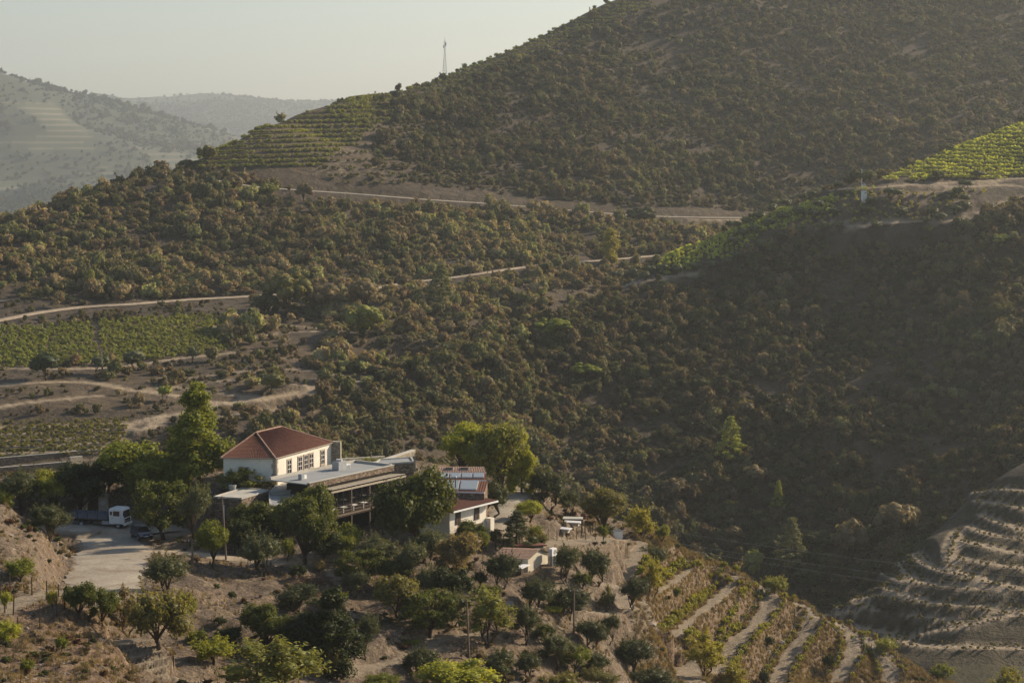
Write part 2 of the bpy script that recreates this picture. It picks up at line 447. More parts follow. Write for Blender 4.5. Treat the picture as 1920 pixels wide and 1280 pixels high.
HID = '''
0 330 -72|150 335 -74|300 335 -76|450 335 -78|600 335 -80|750 340 -82|900 340 -84|1030 335 -84|1150 340 -90|1300 350 -100|1450 360 -108|1600 335 -104|1750 316 -101|1900 310 -98|2100 305 -96|-300 330 -70
0 385 -76|300 390 -82|550 395 -90|800 400 -97|1000 420 -104|1200 430 -112|1400 420 -114|1530 385 -110
1560 440 -108|1700 432 -98|1850 436 -82|1200 460 -108|1400 450 -112
560 -30 0
700 532 -64|800 548 -66|900 567 -66|1000 590 -64|1100 620 -58|1170 640 -56|1250 665 -54|1400 700 -50|1500 700 -50|1650 710 -45|1780 735 -40|1920 765 -32|1650 790 -50|1920 835 -42|2200 930 -20
0 790 -80|150 820 -80|300 850 -75|380 870 -60|-300 780 -90
450 900 -40|600 1000 -30|800 1080 -20|1000 1140 0|1150 1200 20|1400 1350 60
0 1100 -130|200 1200 -140|400 1250 -140|600 1300 -120|0 2000 -160|200 2100 -160|400 2200 -160|600 2400 -150|900 2200 -100|1500 2200 -60
0 6100 -120|250 6200 -120|500 6100 -120|900 6200 -110|1500 6200 -90|2200 6200 -90|0 1700 -160|250 1800 -170|450 1900 -170
0 12500 0|500 12500 0|1000 12500 0|1500 12500 0|2200 12500 0|-300 12500 0
2560 600 15|2700 700 45|2850 800 72|2700 900 95|2450 720 22|3100 700 80|3100 900 120|3200 1200 200|3100 520 -5|3100 400 -60|3100 200 -80|-300 100 -30|0 110 -35|500 110 -40|1000 110 -45|1500 110 -50|2100 110 -55
500 160 -50|1000 170 -56|1500 190 -66|2000 200 -75|750 170 -52|1250 190 -61
'''
RIDGE = ['0 420 702|100 395 722|200 355 742|270 333 760|330 320 772|345 317 780', '345 317 780|400 285 803|450 262 830|530 228 865|620 200 900|700 180 930|800 155 965|830 143 980|900 115 1000|1000 72 1030|1100 25 1055|1150 0 1070|1300 -75 1120',
         '620 800 478|700 740 498|800 690 520|900 650 540|980 610 560|1050 580 580|1110 550 595|1170 525 610|1210 503 618|1250 480 628|1330 445 636|1400 410 640|1480 385 640|1550 360 638|1600 350 638|1650 340 640|1720 308 654|1780 280 668|1850 258 685|1920 235 700|2060 190 735',
         '0 145 4819.5|60 165 4847.9|130 178 4961.2|200 190 5103.0|270 207 5188.1|330 225 5244.8|390 245 5329.8|440 268 5386.5', '130 178 9072.0|200 180 9072.0|260 188 9072.0|300 180 9072.0|350 172 9072.0|400 168 9072.0|450 178 9072.0|530 190 9072.0|620 192 9072.0|900 200 9072.0',
         '1060 945 291|1100 975 288|1160 1000 290|1240 1010 292|1290 1050 292|1400 1085 302|1500 1130 308|1600 1190 304|1700 1240 298|1780 1280 292|1900 1350 280', '342 322 777|400 340 772|450 350 768|560 358 767|680 366 768|800 376 772|900 382 777|1050 394 787|1180 405 800|1300 408 815|1440 408 832']
for s_ in RIDGE:
    q_ = [tuple(map(float, v.split())) for v in s_.split('|')]
    for a_, b_ in zip(q_[:-1], q_[1:]):
        k_ = max(1, int(abs(b_[0] - a_[0]) / 38))
        for i_ in range(k_):
            CP += '|' + ' '.join(str(round(u + (v - u) * i_ / k_, 2)) for u, v in zip(a_, b_))
pa, ps, pt = [], [], []
for seg in CP.replace('\n', '|').split('|'):
    q = seg.split()
    if len(q) != 3: continue
    px, py, d = map(float, q)
    a, t = ray(px, py)
    pa.append(a); ps.append(math.log(d)); pt.append(t)
for seg in HID.replace('\n', '|').split('|'):
    q = seg.split()
    if len(q) != 3 or q[0] == '560' and q[1] == '-30': continue
    px, d, z = map(float, q)
    pa.append(ray(px, 640)[0]); ps.append(math.log(d)); pt.append(z / d)
pa, ps, pt = map(np.array, (pa, ps, pt))
# drop near-duplicates
keep = []
for i in range(len(pa)):
    if all(abs(pa[i] - pa[j]) + abs(ps[i] - ps[j]) > 0.004 for j in keep): keep.append(i)
pa, ps, pt = pa[keep], ps[keep], pt[keep]
AK = 0.8
def phi(a, s, b, u): return np.sqrt(((a - b) * AK) ** 2 + (s - u) ** 2 + 0.012 ** 2)
n = len(pa)
A = np.zeros((n + 3, n + 3))
A[:n, :n] = phi(pa[:, None], ps[:, None], pa[None], ps[None]) - np.eye(n) * 0.0015
A[:n, n] = A[n, :n] = 1; A[:n, n + 1] = A[n + 1, :n] = pa; A[:n, n + 2] = A[n + 2, :n] = ps
wts = np.linalg.solve(A, np.concatenate([pt, [0, 0, 0]]))

az = np.concatenate([np.linspace(-0.42, -0.272, 18)[:-1], np.arange(-0.272, 0.2721, 0.00100), np.linspace(0.2725, 0.66, 45)])
sr = np.concatenate([np.linspace(math.log(100), math.log(158), 24)[:-1],
                     np.arange(math.log(158), math.log(345), 0.0021),
                     np.arange(math.log(345), math.log(1320), 0.0034),
                     np.arange(math.log(1320), math.log(13000), 0.0085)])
NA, NS = len(az), len(sr)
T = np.zeros((NS, NA))
a32, p32 = az.astype(np.float32), pa.astype(np.float32)
for j in range(NS):
    ph = np.sqrt(((a32[:, None] - p32[None]) * AK) ** 2 + np.float32(1) * ((sr[j] - ps) ** 2 + 0.012 ** 2).astype(np.float32)[None])
    T[j] = ph @ wts[:n] + wts[n] + wts[n + 1] * az + wts[n + 2] * sr[j]
D = np.exp(sr)
X = az[None] * D[:, None]; Y = np.repeat(D[:, None], NA, 1)
Z = T * D[:, None]

def hash2(ix, iy, k):
    h = (ix * 374761393 + iy * 668265263 + k * 974711) & 0x7fffffff
    h = ((h ^ (h >> 13)) * 1274126177) & 0x7fffffff
    return ((h ^ (h >> 16)) & 0xffff) / 65535.0
def vnoise(x, y, k=0):
    ix, iy = np.floor(x).astype(np.int64), np.floor(y).astype(np.int64)
    fx, fy = x - ix, y - iy
    fx, fy = fx * fx * (3 - 2 * fx), fy * fy * (3 - 2 * fy)
    a, b_, c, d = hash2(ix, iy, k), hash2(ix + 1, iy, k), hash2(ix, iy + 1, k), hash2(ix + 1, iy + 1, k)
    return (a * (1 - fx) + b_ * fx) * (1 - fy) + (c * (1 - fx) + d * fx) * fy - 0.5
def fbm(x, y, sc, oct=4, k=0):
    s, am = 0, 1.0
    for i in range(oct):
        s = s + am * vnoise(x / sc + 31.7 * i, y / sc - 17.3 * i, k + i); am *= 0.5; sc *= 0.5
    return s
near = np.clip((360 - Y) / 30, 0, 1)
mid = np.clip((Y - 380) / 40, 0, 1) * np.clip((1350 - Y) / 100, 0, 1)
far = np.clip((Y - 1400) / 400, 0, 1)
Z += near * (0.9 * fbm(X, Y, 9, 5, 1) + 0.25 * fbm(X, Y, 1.4, 2, 9))
Z += mid * (4.5 * fbm(X, Y, 60, 5, 3)) * np.where(Y > 770, 0.45, 1.0) * np.clip((Y - 400) / 200, 0.3, 1)
Z += far * (26 * fbm(X, Y, 480, 6, 5))
# steps cut across the slopes: lynchets of old terraces
ter = near * 0.5 * np.clip(np.sin(Z * 2 * math.pi / 2.3) * 1.3, -1, 1) * 0.35
Z += ter

def profile(a):
    """height/distance ratio along one bearing"""
    i = np.clip(np.searchsorted(az, a) - 1, 0, NA - 2)
    w = (a - az[i]) / (az[i + 1] - az[i])
    return (Z[:, i] * (1 - w) + Z[:, i + 1] * w) / D
def place(px, py, dmin=150, dmax=5000, up=0.0):
    a, t = ray(px, py)
    pr = profile(a)
    lo, hi = np.searchsorted(D, dmin), min(np.searchsorted(D, dmax), NS - 1)
    seg = pr[lo:hi + 1]
    hit = np.nonzero(seg >= t)[0]
    if len(hit) == 0:
        k = lo + int(np.argmax(seg)); d = D[k]
    else:
        k = lo + int(hit[0])
        if hit[0] == 0: d = D[k]
        else:
            t0, t1 = pr[k - 1], pr[k]
            d = D[k - 1] + (D[k] - D[k - 1]) * (t - t0) / max(t1 - t0, 1e-9)
    return Vector((a * d, d, height(a * d, d) + up))
def height(x, y):
    a = x / y; s = math.log(y)
    i = int(np.clip(np.searchsorted(az, a) - 1, 0, NA - 2)); j = int(np.clip(np.searchsorted(sr, s) - 1, 0, NS - 2))
    u = min(max((a - az[i]) / (az[i + 1] - az[i]), 0), 1); v = min(max((s - sr[j]) / (sr[j + 1] - sr[j]), 0), 1)
    return float((Z[j, i] * (1 - u) + Z[j, i + 1] * u) * (1 - v) + (Z[j + 1, i] * (1 - u) + Z[j + 1, i + 1] * u) * v)
def heights(x, y, G=None):
    G = Z if G is None else G
    a = x / y; s = np.log(y)
    i = np.clip(np.searchsorted(az, a) - 1, 0, NA - 2); j = np.clip(np.searchsorted(sr, s) - 1, 0, NS - 2)
    u = np.clip((a - az[i]) / (az[i + 1] - az[i]), 0, 1); v = np.clip((s - sr[j]) / (sr[j + 1] - sr[j]), 0, 1)
    return (G[j, i] * (1 - u) + G[j, i + 1] * u) * (1 - v) + (G[j + 1, i] * (1 - u) + G[j + 1, i + 1] * u) * v

def resample(pts, step):
    P = [Vector(p) for p in pts]
    # Catmull-Rom through the surveyed points
    out = []
    for i in range(len(P) - 1):
        p0, p1, p2, p3 = P[max(i - 1, 0)], P[i], P[i + 1], P[min(i + 2, len(P) - 1)]
        k = max(1, int((p2 - p1).length / step))
        for q in range(k):
            t = q / k
            out.append(0.5 * ((2 * p1) + (p2 - p0) * t + (2 * p0 - 5 * p1 + 4 * p2 - p3) * t * t + (3 * p1 - 3 * p2 + p3 - p0) * t ** 3))
    out.append(P[-1])
    return out
def smooth_z(L, k):
    z = np.array([p.z for p in L])
    for _ in range(k):
        z[1:-1] = (z[:-2] + 2 * z[1:-1] + z[2:]) / 4
    for p, q in zip(L, z): p.z = float(q)
    return L

ZONE = {c: np.zeros((NS, NA)) for c in 'pgv'}      # p bare path, g dry straw, v dark bank cover with slope shade painted in
BARE = np.zeros((NS, NA))                          # where no scrub grows
def near_line(L, reach):
    xs = np.array([p.x for p in L]); ys = np.array([p.y for p in L]); zs = np.array([p.z for p in L])
    j0, j1 = np.searchsorted(D, ys.min() - reach), np.searchsorted(D, ys.max() + reach)
    j0 = max(j0 - 1, 0); j1 = min(j1 + 1, NS)
    amin = (xs / ys).min() - reach / ys.min(); amax = (xs / ys).max() + reach / ys.min()
    i0, i1 = max(np.searchsorted(az, amin) - 1, 0), min(np.searchsorted(az, amax) + 1, NA)
    sx, sy = X[j0:j1, i0:i1], Y[j0:j1, i0:i1]
    best = np.full(sx.shape, 1e9); bz = np.zeros(sx.shape)
    for x, y, z in zip(xs, ys, zs):
        d2 = (sx - x) ** 2 + (sy - y) ** 2
        m = d2 < best
        best = np.where(m, d2, best); bz = np.where(m, z, bz)
    return slice(j0, j1), slice(i0, i1), np.sqrt(best), bz
def flatten(L, half, blend, paint=0.0, bare=0.0, drop=0.0, edge=0.6, front=0.0):
    js, is_, dist, bz = near_line(L, half + blend + 6)
    w = np.clip(1 - (dist - half) / blend, 0, 1); w = w * w * (3 - 2 * w)
    Z[js, is_] = Z[js, is_] * (1 - w) + (bz - drop) * w
    if paint:
        wn = dist + 0.9 * vnoise(X[js, is_] / 1.3, Y[js, is_] / 1.3, 40) + 0.5 * vnoise(X[js, is_] / 0.5, Y[js, is_] / 0.5, 41)
        ZONE['p'][js, is_] = np.maximum(ZONE['p'][js, is_], paint * np.clip(1 - (wn - half * 0.85) / edge, 0, 1))
    if bare:
        BARE[js, is_] = np.maximum(BARE[js, is_], (dist < bare))
        for f in np.arange(2, front + 0.1, 2):
            L2 = [Vector((p.x * (1 - f / p.y), p.y - f, 0)) for p in L[::2]]
            js, is_, dist, bz = near_line(L2, bare)
            BARE[js, is_] = np.maximum(BARE[js, is_], dist < bare * 0.8)
def line(pix, dmin, dmax, step=1.0, sm=8):
    L = resample([place(px, py, dmin, dmax) for px, py in pix], step)
    return smooth_z(L, sm)
def area_mask(poly, dmin, dmax):
    """grid mask of the ground inside a surveyed outline"""
    W_ = [place(px, py, dmin, dmax) for px, py in poly]
    x = np.array([p.x / p.y for p in W_]); y = np.array([math.log(p.y) for p in W_])
    A_, S_ = np.meshgrid(az, sr)
    inside = np.zeros(A_.shape, bool)
    k = len(x)
    for i in range(k):
        j = (i + 1) % k
        c = ((y[i] > S_) != (y[j] > S_)) & (A_ < (x[j] - x[i]) * (S_ - y[i]) / (y[j] - y[i] + 1e-12) + x[i])
        inside ^= c
    return inside

def parse(s): return [tuple(float(v) for v in q.split(',')) for q in s.split()]
# --- roads and tracks (pixel traces of their centre lines)
ROADS = {}
def strip(name, L, half, m, lift, label=None):
    V, Q = [], []
    ww = half if hasattr(half, '__len__') else [half] * len(L)
    for i, p in enumerate(L):
        t = (L[min(i + 1, len(L) - 1)] - L[max(i - 1, 0)]); t.z = 0; t.normalize()
        nrm = Vector((-t.y, t.x, 0))
        for k, f in enumerate((-1.0, -0.5, 0, 0.5, 1.0)):
            j = ((hash2(i * 7, k * 3, 5) - 0.5) * 0.22 + 0.12 * math.sin(i * 0.37 + k)) * ww[i] if abs(f) == 1 else 0
            V.append(tuple(p + nrm * (f * ww[i] + j) + Vector((0, 0, lift - (0.05 + lift * 0.5) * (abs(f) == 1)))))
    for i in range(len(L) - 1):
        for k in range(4):
            a = i * 5 + k
            Q.append((a, a + 1, a + 6, a + 5))
    o = link(name, np_mesh(name, np.array(V), np.array(Q), m, True))
    return tag(o, label=label, kind='structure')

todo = []
# far road round the mountain foot
far_road = line(parse('326,322 340,321 352,324 372,335 400,341 450,350 560,358 680,366 800,376 900,382 1050,394 1180,405 1300,409 1440,410'), 740, 850, 3, 20)
flatten(far_road, 4.0, 5, bare=4, front=8)
bank = line(parse('500,545 560,545 640,545 700,543 730,537 790,529 860,520 930,509 1000,500 1070,494 1140,489 1190,484 1235,480'), 600, 760, 3, 20)
flatten(bank, 3.4, 5, bare=4, front=8)
mid_road = line(parse('-60,612 0,601 60,590 120,581 170,576 240,571 300,567 380,562 480,557 520,553'), 540, 660, 3, 12)
flatten(mid_road, 3.6, 4, bare=5, front=6)
TR = []
for s, d0, d1, hw in (
        ('250,795 300,780 350,772 400,760 440,752 480,752 520,745 570,732 620,722 670,715', 400, 560, 1.3),
        ('0,722 80,716 170,716 250,732 310,738 380,752 430,757', 400, 560, 1.2),
        ('0,762 60,752 110,748 180,742', 400, 560, 1.0),
        ('230,800 260,812 290,800 300,782', 400, 560, 1.4),
        ('1920,368 1880,380 1840,400 1780,418 1720,425 1640,433 1560,438', 530, 680, 1.4),
        ('1560,352 1640,352 1720,345 1800,341 1920,334', 560, 720, 1.4),
        ('1720,345 1800,352 1880,345 1930,352', 560, 720, 1.2),
        ('1170,530 1220,520 1300,513', 580, 660, 1.6),
        ('1290,410 1400,411 1540,402', 780, 850, 1.5),
        ('0,690 120,690 220,690 330,672 430,662', 470, 570, 1.2)):
    L = line(parse(s), d0, d1, 2, 24)
    flatten(L, hw, 3, paint=1.0, bare=2.5, edge=1.5, front=5)
for y0 in list(range(205, 345, 11)):
    x0_ = 590 if y0 > 235 else 640
    L = line([(x, y0 + 6 * math.sin(x * 0.03 + y0) - 0.03 * (x - 600)) for x in range(x0_ + (y0 * 7) % 40, 770 - (y0 * 5) % 50, 22)], 775, 960, 3, 3)
    flatten(L, 1.0, 3.0, paint=0.35, bare=1.0, edge=1.2)
for y0 in (372, 392, 412, 425):
    L = line([(x, y0 - 0.04 * (x - 1500) + 3 * math.sin(x * 0.02)) for x in range(1400 + (y0 * 3) % 60, 1880 - (y0 * 7) % 90, 25)], 560, 690, 2.5, 30)
    flatten(L, 1.6, 2.5, paint=0.5, bare=1.5, edge=1.2)
for y0 in (605, 630, 720, 735, 775, 700):
    L = line([(x, y0 + 9 * math.sin(x * 0.016 + y0)) for x in range(280 + (y0 * 3) % 90, 640 - (y0 * 7) % 70, 22)], 430, 580, 2, 4)
    flatten(L, 1.2, 2.2, paint=0.7, bare=1.2, edge=1.2)
# low-left terraces
LT = []
for y0 in (795, 806, 818, 829, 842):
    L = line([(-60, y0 + 8), (0, y0 + 7), (60, y0 + 5), (120, y0 + 3), (180, y0), (225, y0 - 3)], 400, 480, 1.5, 8)
    flatten(L, 1.6, 1.6, paint=0.8, bare=4, edge=1.0)
    LT.append(L)
for y0 in (868, 880):
    L = line([(-60, y0 + 8), (60, y0 + 4), (160, y0 - 6), (215, y0 - 12)], 380, 450, 1.5, 6)
    flatten(L, 1.0, 1.5, paint=0.5, bare=2.5)
# hill B terraces
HB = []
for s in ('240,810 400,870 560,885 800,900 1000,925', '310,765 400,800 500,860', '400,715 500,770 650,800 900,825 1340,860', '470,680 560,730 740,780',
          '560,630 650,690 800,710 1000,735 1200,755', '650,590 690,640 740,690', '740,540 790,600 900,640 1020,665 1110,690 1340,745', '960,420 930,500 920,560 970,620 1050,660',
          '1000,465 1100,490 1200,515 1340,545', '1050,385 1150,430 1340,460', '1120,320 1200,360 1340,405', '1090,240 1200,250 1340,280', '980,560 1100,590 1341,625',
          '600,1030 800,985 1000,950 1150,915 1341,880', '430,970 600,1000 700,1060 960,1070 1341,1085', '1080,160 1200,165 1341,180'):
    pts = [(1480 + x / 3.048, 860 + y / 3.048) for x, y in parse(s)]
    L = line(pts, 335, 432, 1.2, 6)
    flatten(L, 1.5, 1.8, paint=0.9, bare=3, edge=1.0)
    HB.append(L)
# vine terraces of the near spur
SPUR = []
for s in ('1205,1135 1240,1110 1265,1095 1285,1080 1305,1065', '1260,1195 1300,1165 1340,1130 1362,1107 1375,1088 1362,1076', '1345,1262 1362,1235 1390,1197 1425,1160 1445,1130 1447,1110 1432,1100',
          '1455,1275 1482,1230 1507,1195 1522,1165 1515,1140 1497,1132', '1570,1277 1595,1240 1600,1210 1590,1185 1565,1167', '1672,1276 1665,1242 1642,1212 1620,1197'):
    L = line(parse(s), 240, 312, 0.8, 10)
    flatten(L, 1.7, 2.2, paint=0.0, bare=3); flatten(L, 1.15, 0.5, paint=1.0, edge=0.5)
    SPUR.append(L)
for s, hw, d0, d1 in (('1120,1013 1150,1012 1190,1016 1193,1042 1186,1065 1181,1084', 1.5, 240, 295), ('1195,1135 1227,1175 1257,1200 1282,1222 1290,1247 1295,1277', 1.7, 235, 290),
                      ('0,1150 40,1125 80,1115 112,1105', 1.3, 170, 205), ('460,1290 330,1275 285,1235 250,1205', 2.2, 170, 200),
                      ('640,1262 720,1245 780,1225 830,1195 900,1190', 1.1, 190, 235), ('1040,1100 1100,1092 1150,1100 1180,1140', 1.0, 225, 275), ('560,1055 620,1062 640,1090', 1.4, 215, 250),
                      ('1150,1150 1090,1145 1040,1130', 0.9, 225, 262), ('960,1025 1010,1020 1060,1015 1120,1013', 2.4, 240, 280)):
    L = line(parse(s), d0, d1, 0.8, 10)
    flatten(L, hw, 1.6, paint=1.0, bare=2, edge=0.6)
# yard and lanes by the houses
yard = line(parse('100,978 150,990 200,1003 215,1030 205,1060 195,1095 190,1125'), 195, 265, 0.8, 14)
flatten(yard, 4.4, 2.5, paint=1.0)
lane = line(parse('260,1035 330,1036 400,1043 450,1049 520,1055 560,1057'), 225, 245, 0.8, 14)
flatten(lane, 1.6, 1.6, paint=1.0)
curve = line(parse('925,1000 935,985 945,965 955,945 975,925 995,913 1003,905'), 250, 300, 0.8, 14)
flatten(curve, 2.2, 2.0, paint=1.0)
yard2 = line([(150, 985), (200, 984), (250, 990), (290, 1002)], 240, 262, 0.8, 10)
flatten(yard2, 5.6, 2.5, paint=1.0)
Z_FLOOR = None

# --- levelled sites of the buildings (plan points, level)
def level(cx, cy, r, z, blend=4):
    d = np.hypot(X - cx, Y - cy)
    w = np.clip(1 - (d - r) / blend, 0, 1); w = w * w * (3 - 2 * w)
    Z[:] = Z * (1 - w) + z * w
level(-31, 264, 8.5, -44.2, 5)
level(-17.5, 256, 5, -49.4, 3)
level(-4, 252.5, 4, -49.5, 2.5)
level(3, 246.5, 4, -51.6, 2.5)
level(-33, 250.5, 4.5, -48.4, 3)

_gy = np.gradient(Z, axis=0) / np.gradient(Y, axis=0)
_gx = np.gradient(Z, axis=1) / (np.gradient(X, axis=1) + 1e-9)
SLOPE = np.hypot(_gx, _gy)
ZONE['p'] *= np.clip((0.85 - SLOPE) / 0.25, 0, 1)
Z += near * np.where(ZONE['p'] > 0.3, 0.015, 0.55) * fbm(X, Y, 2.0, 4, 70)
# --- ground painting
def paint(c, poly, d0, d1, v, bare=False):
    m = area_mask(parse(poly), d0, d1)
    ZONE[c][m] = np.maximum(ZONE[c][m], v)
    if bare: BARE[m] = 1
    return m
paint('g', '-20,1170 130,1120 250,1210 250,1300 -20,1300', 155, 200, 1.0)
paint('g', '1180,1020 1250,1010 1600,1180 1780,1290 1280,1290 1180,1130', 235, 315, 0.8)
paint('g', '420,590 470,600 560,650 640,690 560,700 440,665', 500, 600, 0.6)
FIELD = paint('g', '-80,618 210,604 405,590 428,658 200,684 -80,694', 480, 600, 0.5, True)
RIDGEV = paint('g', '1170,528 1240,491 1330,452 1420,411 1500,388 1560,369 1560,392 1500,408 1420,446 1370,478 1300,508', 590, 700, 0.2, True)
TOPV = paint('g', '1640,342 1720,306 1850,256 1960,222 1960,330 1800,338', 560, 730, 0.2, True)
paint('g', '1400,415 1560,375 1700,365 1860,372 1780,412 1560,432 1420,470 1330,510 1300,505', 560, 700, 0.25, True)
paint('v', '1440,1150 1560,1135 1700,1025 1830,930 1930,870 1930,1300 1700,1300', 335, 425, 0.6)  # grassy terrace banks, darkened further to stand in for shade on the slope
ZONE['v'] *= 1 - np.clip(ZONE['p'] * 1.3, 0, 1)
MTV = paint('g', '345,325 400,285 530,230 700,181 700,330 560,328 420,325', 775, 940, 0.25, True)
MTV2 = paint('g', '560,330 600,220 700,185 800,160 790,250 760,345', 775, 980, 0.05)
paint('g', '1440,1140 1560,1130 1700,1020 1830,925 1930,860 1930,1300 1700,1300', 335, 425, 0.15, True)
paint('g', '250,700 560,700 640,730 440,790 250,770 0,760 0,700', 430, 530, 0.35)
BARE[(Y > 1180) & (FIELD * 0 == 1)] = 0
paint('g', '30,195 110,198 180,270 100,260', 3900, 5300, 1.0)
paint('g', '0,255 150,262 190,290 60,282', 3400, 5200, 1.0)

# --- the ground meshes, split where one hill hides the next
pxs = az * F + 960
b1 = np.full(NA, 350.0)
b2 = np.interp(pxs, [-300, 325, 345, 450, 680, 900, 1180, 1440, 1500, 1650, 1920, 2300], [800, 800, 784, 775, 775, 783, 807, 838, 720, 735, 790, 900])
b3 = np.full(NA, 1500.0)
cls = np.zeros((NS - 1, NA - 1), int)
dm = (D[:-1] + D[1:]) / 2
for k, bb in enumerate((b1, b2, b3)):
    cls += dm[:, None] > ((bb[:-1] + bb[1:]) / 2)[None]
cls[:, :][(cls == 2) & (dm[:, None] > 1500)] = 3
cls[(dm[:, None] > 845) & (cls == 1)] = 2
idx = np.arange(NS * NA).reshape(NS, NA)
quads = np.stack([idx[:-1, :-1], idx[:-1, 1:], idx[1:, 1:], idx[1:, :-1]], -1)
VV = np.stack([X, Y, Z], -1).reshape(-1, 3)
ZC = np.stack([ZONE['p'], ZONE['g'], ZONE['v'], np.ones_like(Z)], -1).reshape(-1, 4)
for k, (nm, m) in enumerate((('hillside', 'ground_near'), ('valley_slope', 'ground_mid'), ('mountain', 'ground_mid'), ('distant_hills', 'ground_far'))):
    Q = quads[cls == k]
    u, inv = np.unique(Q.ravel(), return_inverse=True)
    me = np_mesh(nm, VV[u], inv.reshape(-1, 4), M[m], True)
    ca = me.color_attributes.new('zone', 'FLOAT_COLOR', 'POINT')
    ca.data.foreach_set('color', ZC[u].astype(np.float32).ravel())
    tag(link(nm, me), kind='structure')

strip('asphalt_road', far_road, 2.6, M['asphalt'], 0.5)
strip('hill_track', bank, 1.8, M['dirt_road'], 0.45)
strip('dirt_road', mid_road, 2.3, M['dirt_road'], 0.45)
def drape(L): return smooth_z([Vector((p.x, p.y, height(p.x, p.y))) for p in L], 3)
strip('concrete_yard', drape(yard), np.interp(np.linspace(0, 1, len(yard)), [0, .25, .5, .8, 1], [3.2, 3.6, 4.4, 3.6, 3.2]), M['concrete_road'], 0.16)
strip('concrete_yard', drape(yard2), 4.2, M['concrete_road'], 0.21)
strip('garden_path', drape(lane), 1.15, M['dirt_road'], 0.16)
strip('lane', drape(curve), 1.5, M['concrete_road'], 0.16)
# ------------------------------------------------------------------ plants: crowns of many small leaves on real limbs
def rdir(n, g):
    v = g.normal(size=(n, 3)); return v / np.linalg.norm(v, axis=1, keepdims=True)
def leaf_quads(C, Nrm, l, w, g):
    n = len(C)
    r = rdir(n, g)
    u = np.cross(Nrm, r); u /= np.linalg.norm(u, axis=1, keepdims=True) + 1e-9
    v = np.cross(Nrm, u)
    l = (l * g.uniform(0.6, 1.3, n))[:, None]; w = (w * g.uniform(0.7, 1.3, n))[:, None]
    cup = Nrm * l * 0.25
    V = np.stack([C - u * l, C - v * w + cup, C + u * l, C + v * w + cup], 1).reshape(-1, 3)
    return V, np.arange(4 * n).reshape(n, 4)
def clump_leaves(cs, rs, per, l, w, g, flat=0.8, rnd=0.55, up=0.25):
    Cs, Ns = [], []
    for c, r in zip(cs, rs):
        k = max(6, int(per * (r / np.mean(rs)) ** 2))
        d = rdir(k, g)
        rad = r * np.clip(g.normal(0.82, 0.22, k), 0.15, 1.25)
        off = d * rad[:, None]; off[:, 2] *= flat
        Cs.append(c + off)
        nn = d + np.array([0, 0, up]) + g.normal(size=(k, 3)) * rnd
        Ns.append(nn / np.linalg.norm(nn, axis=1, keepdims=True))
    return np.concatenate(Cs), np.concatenate(Ns)

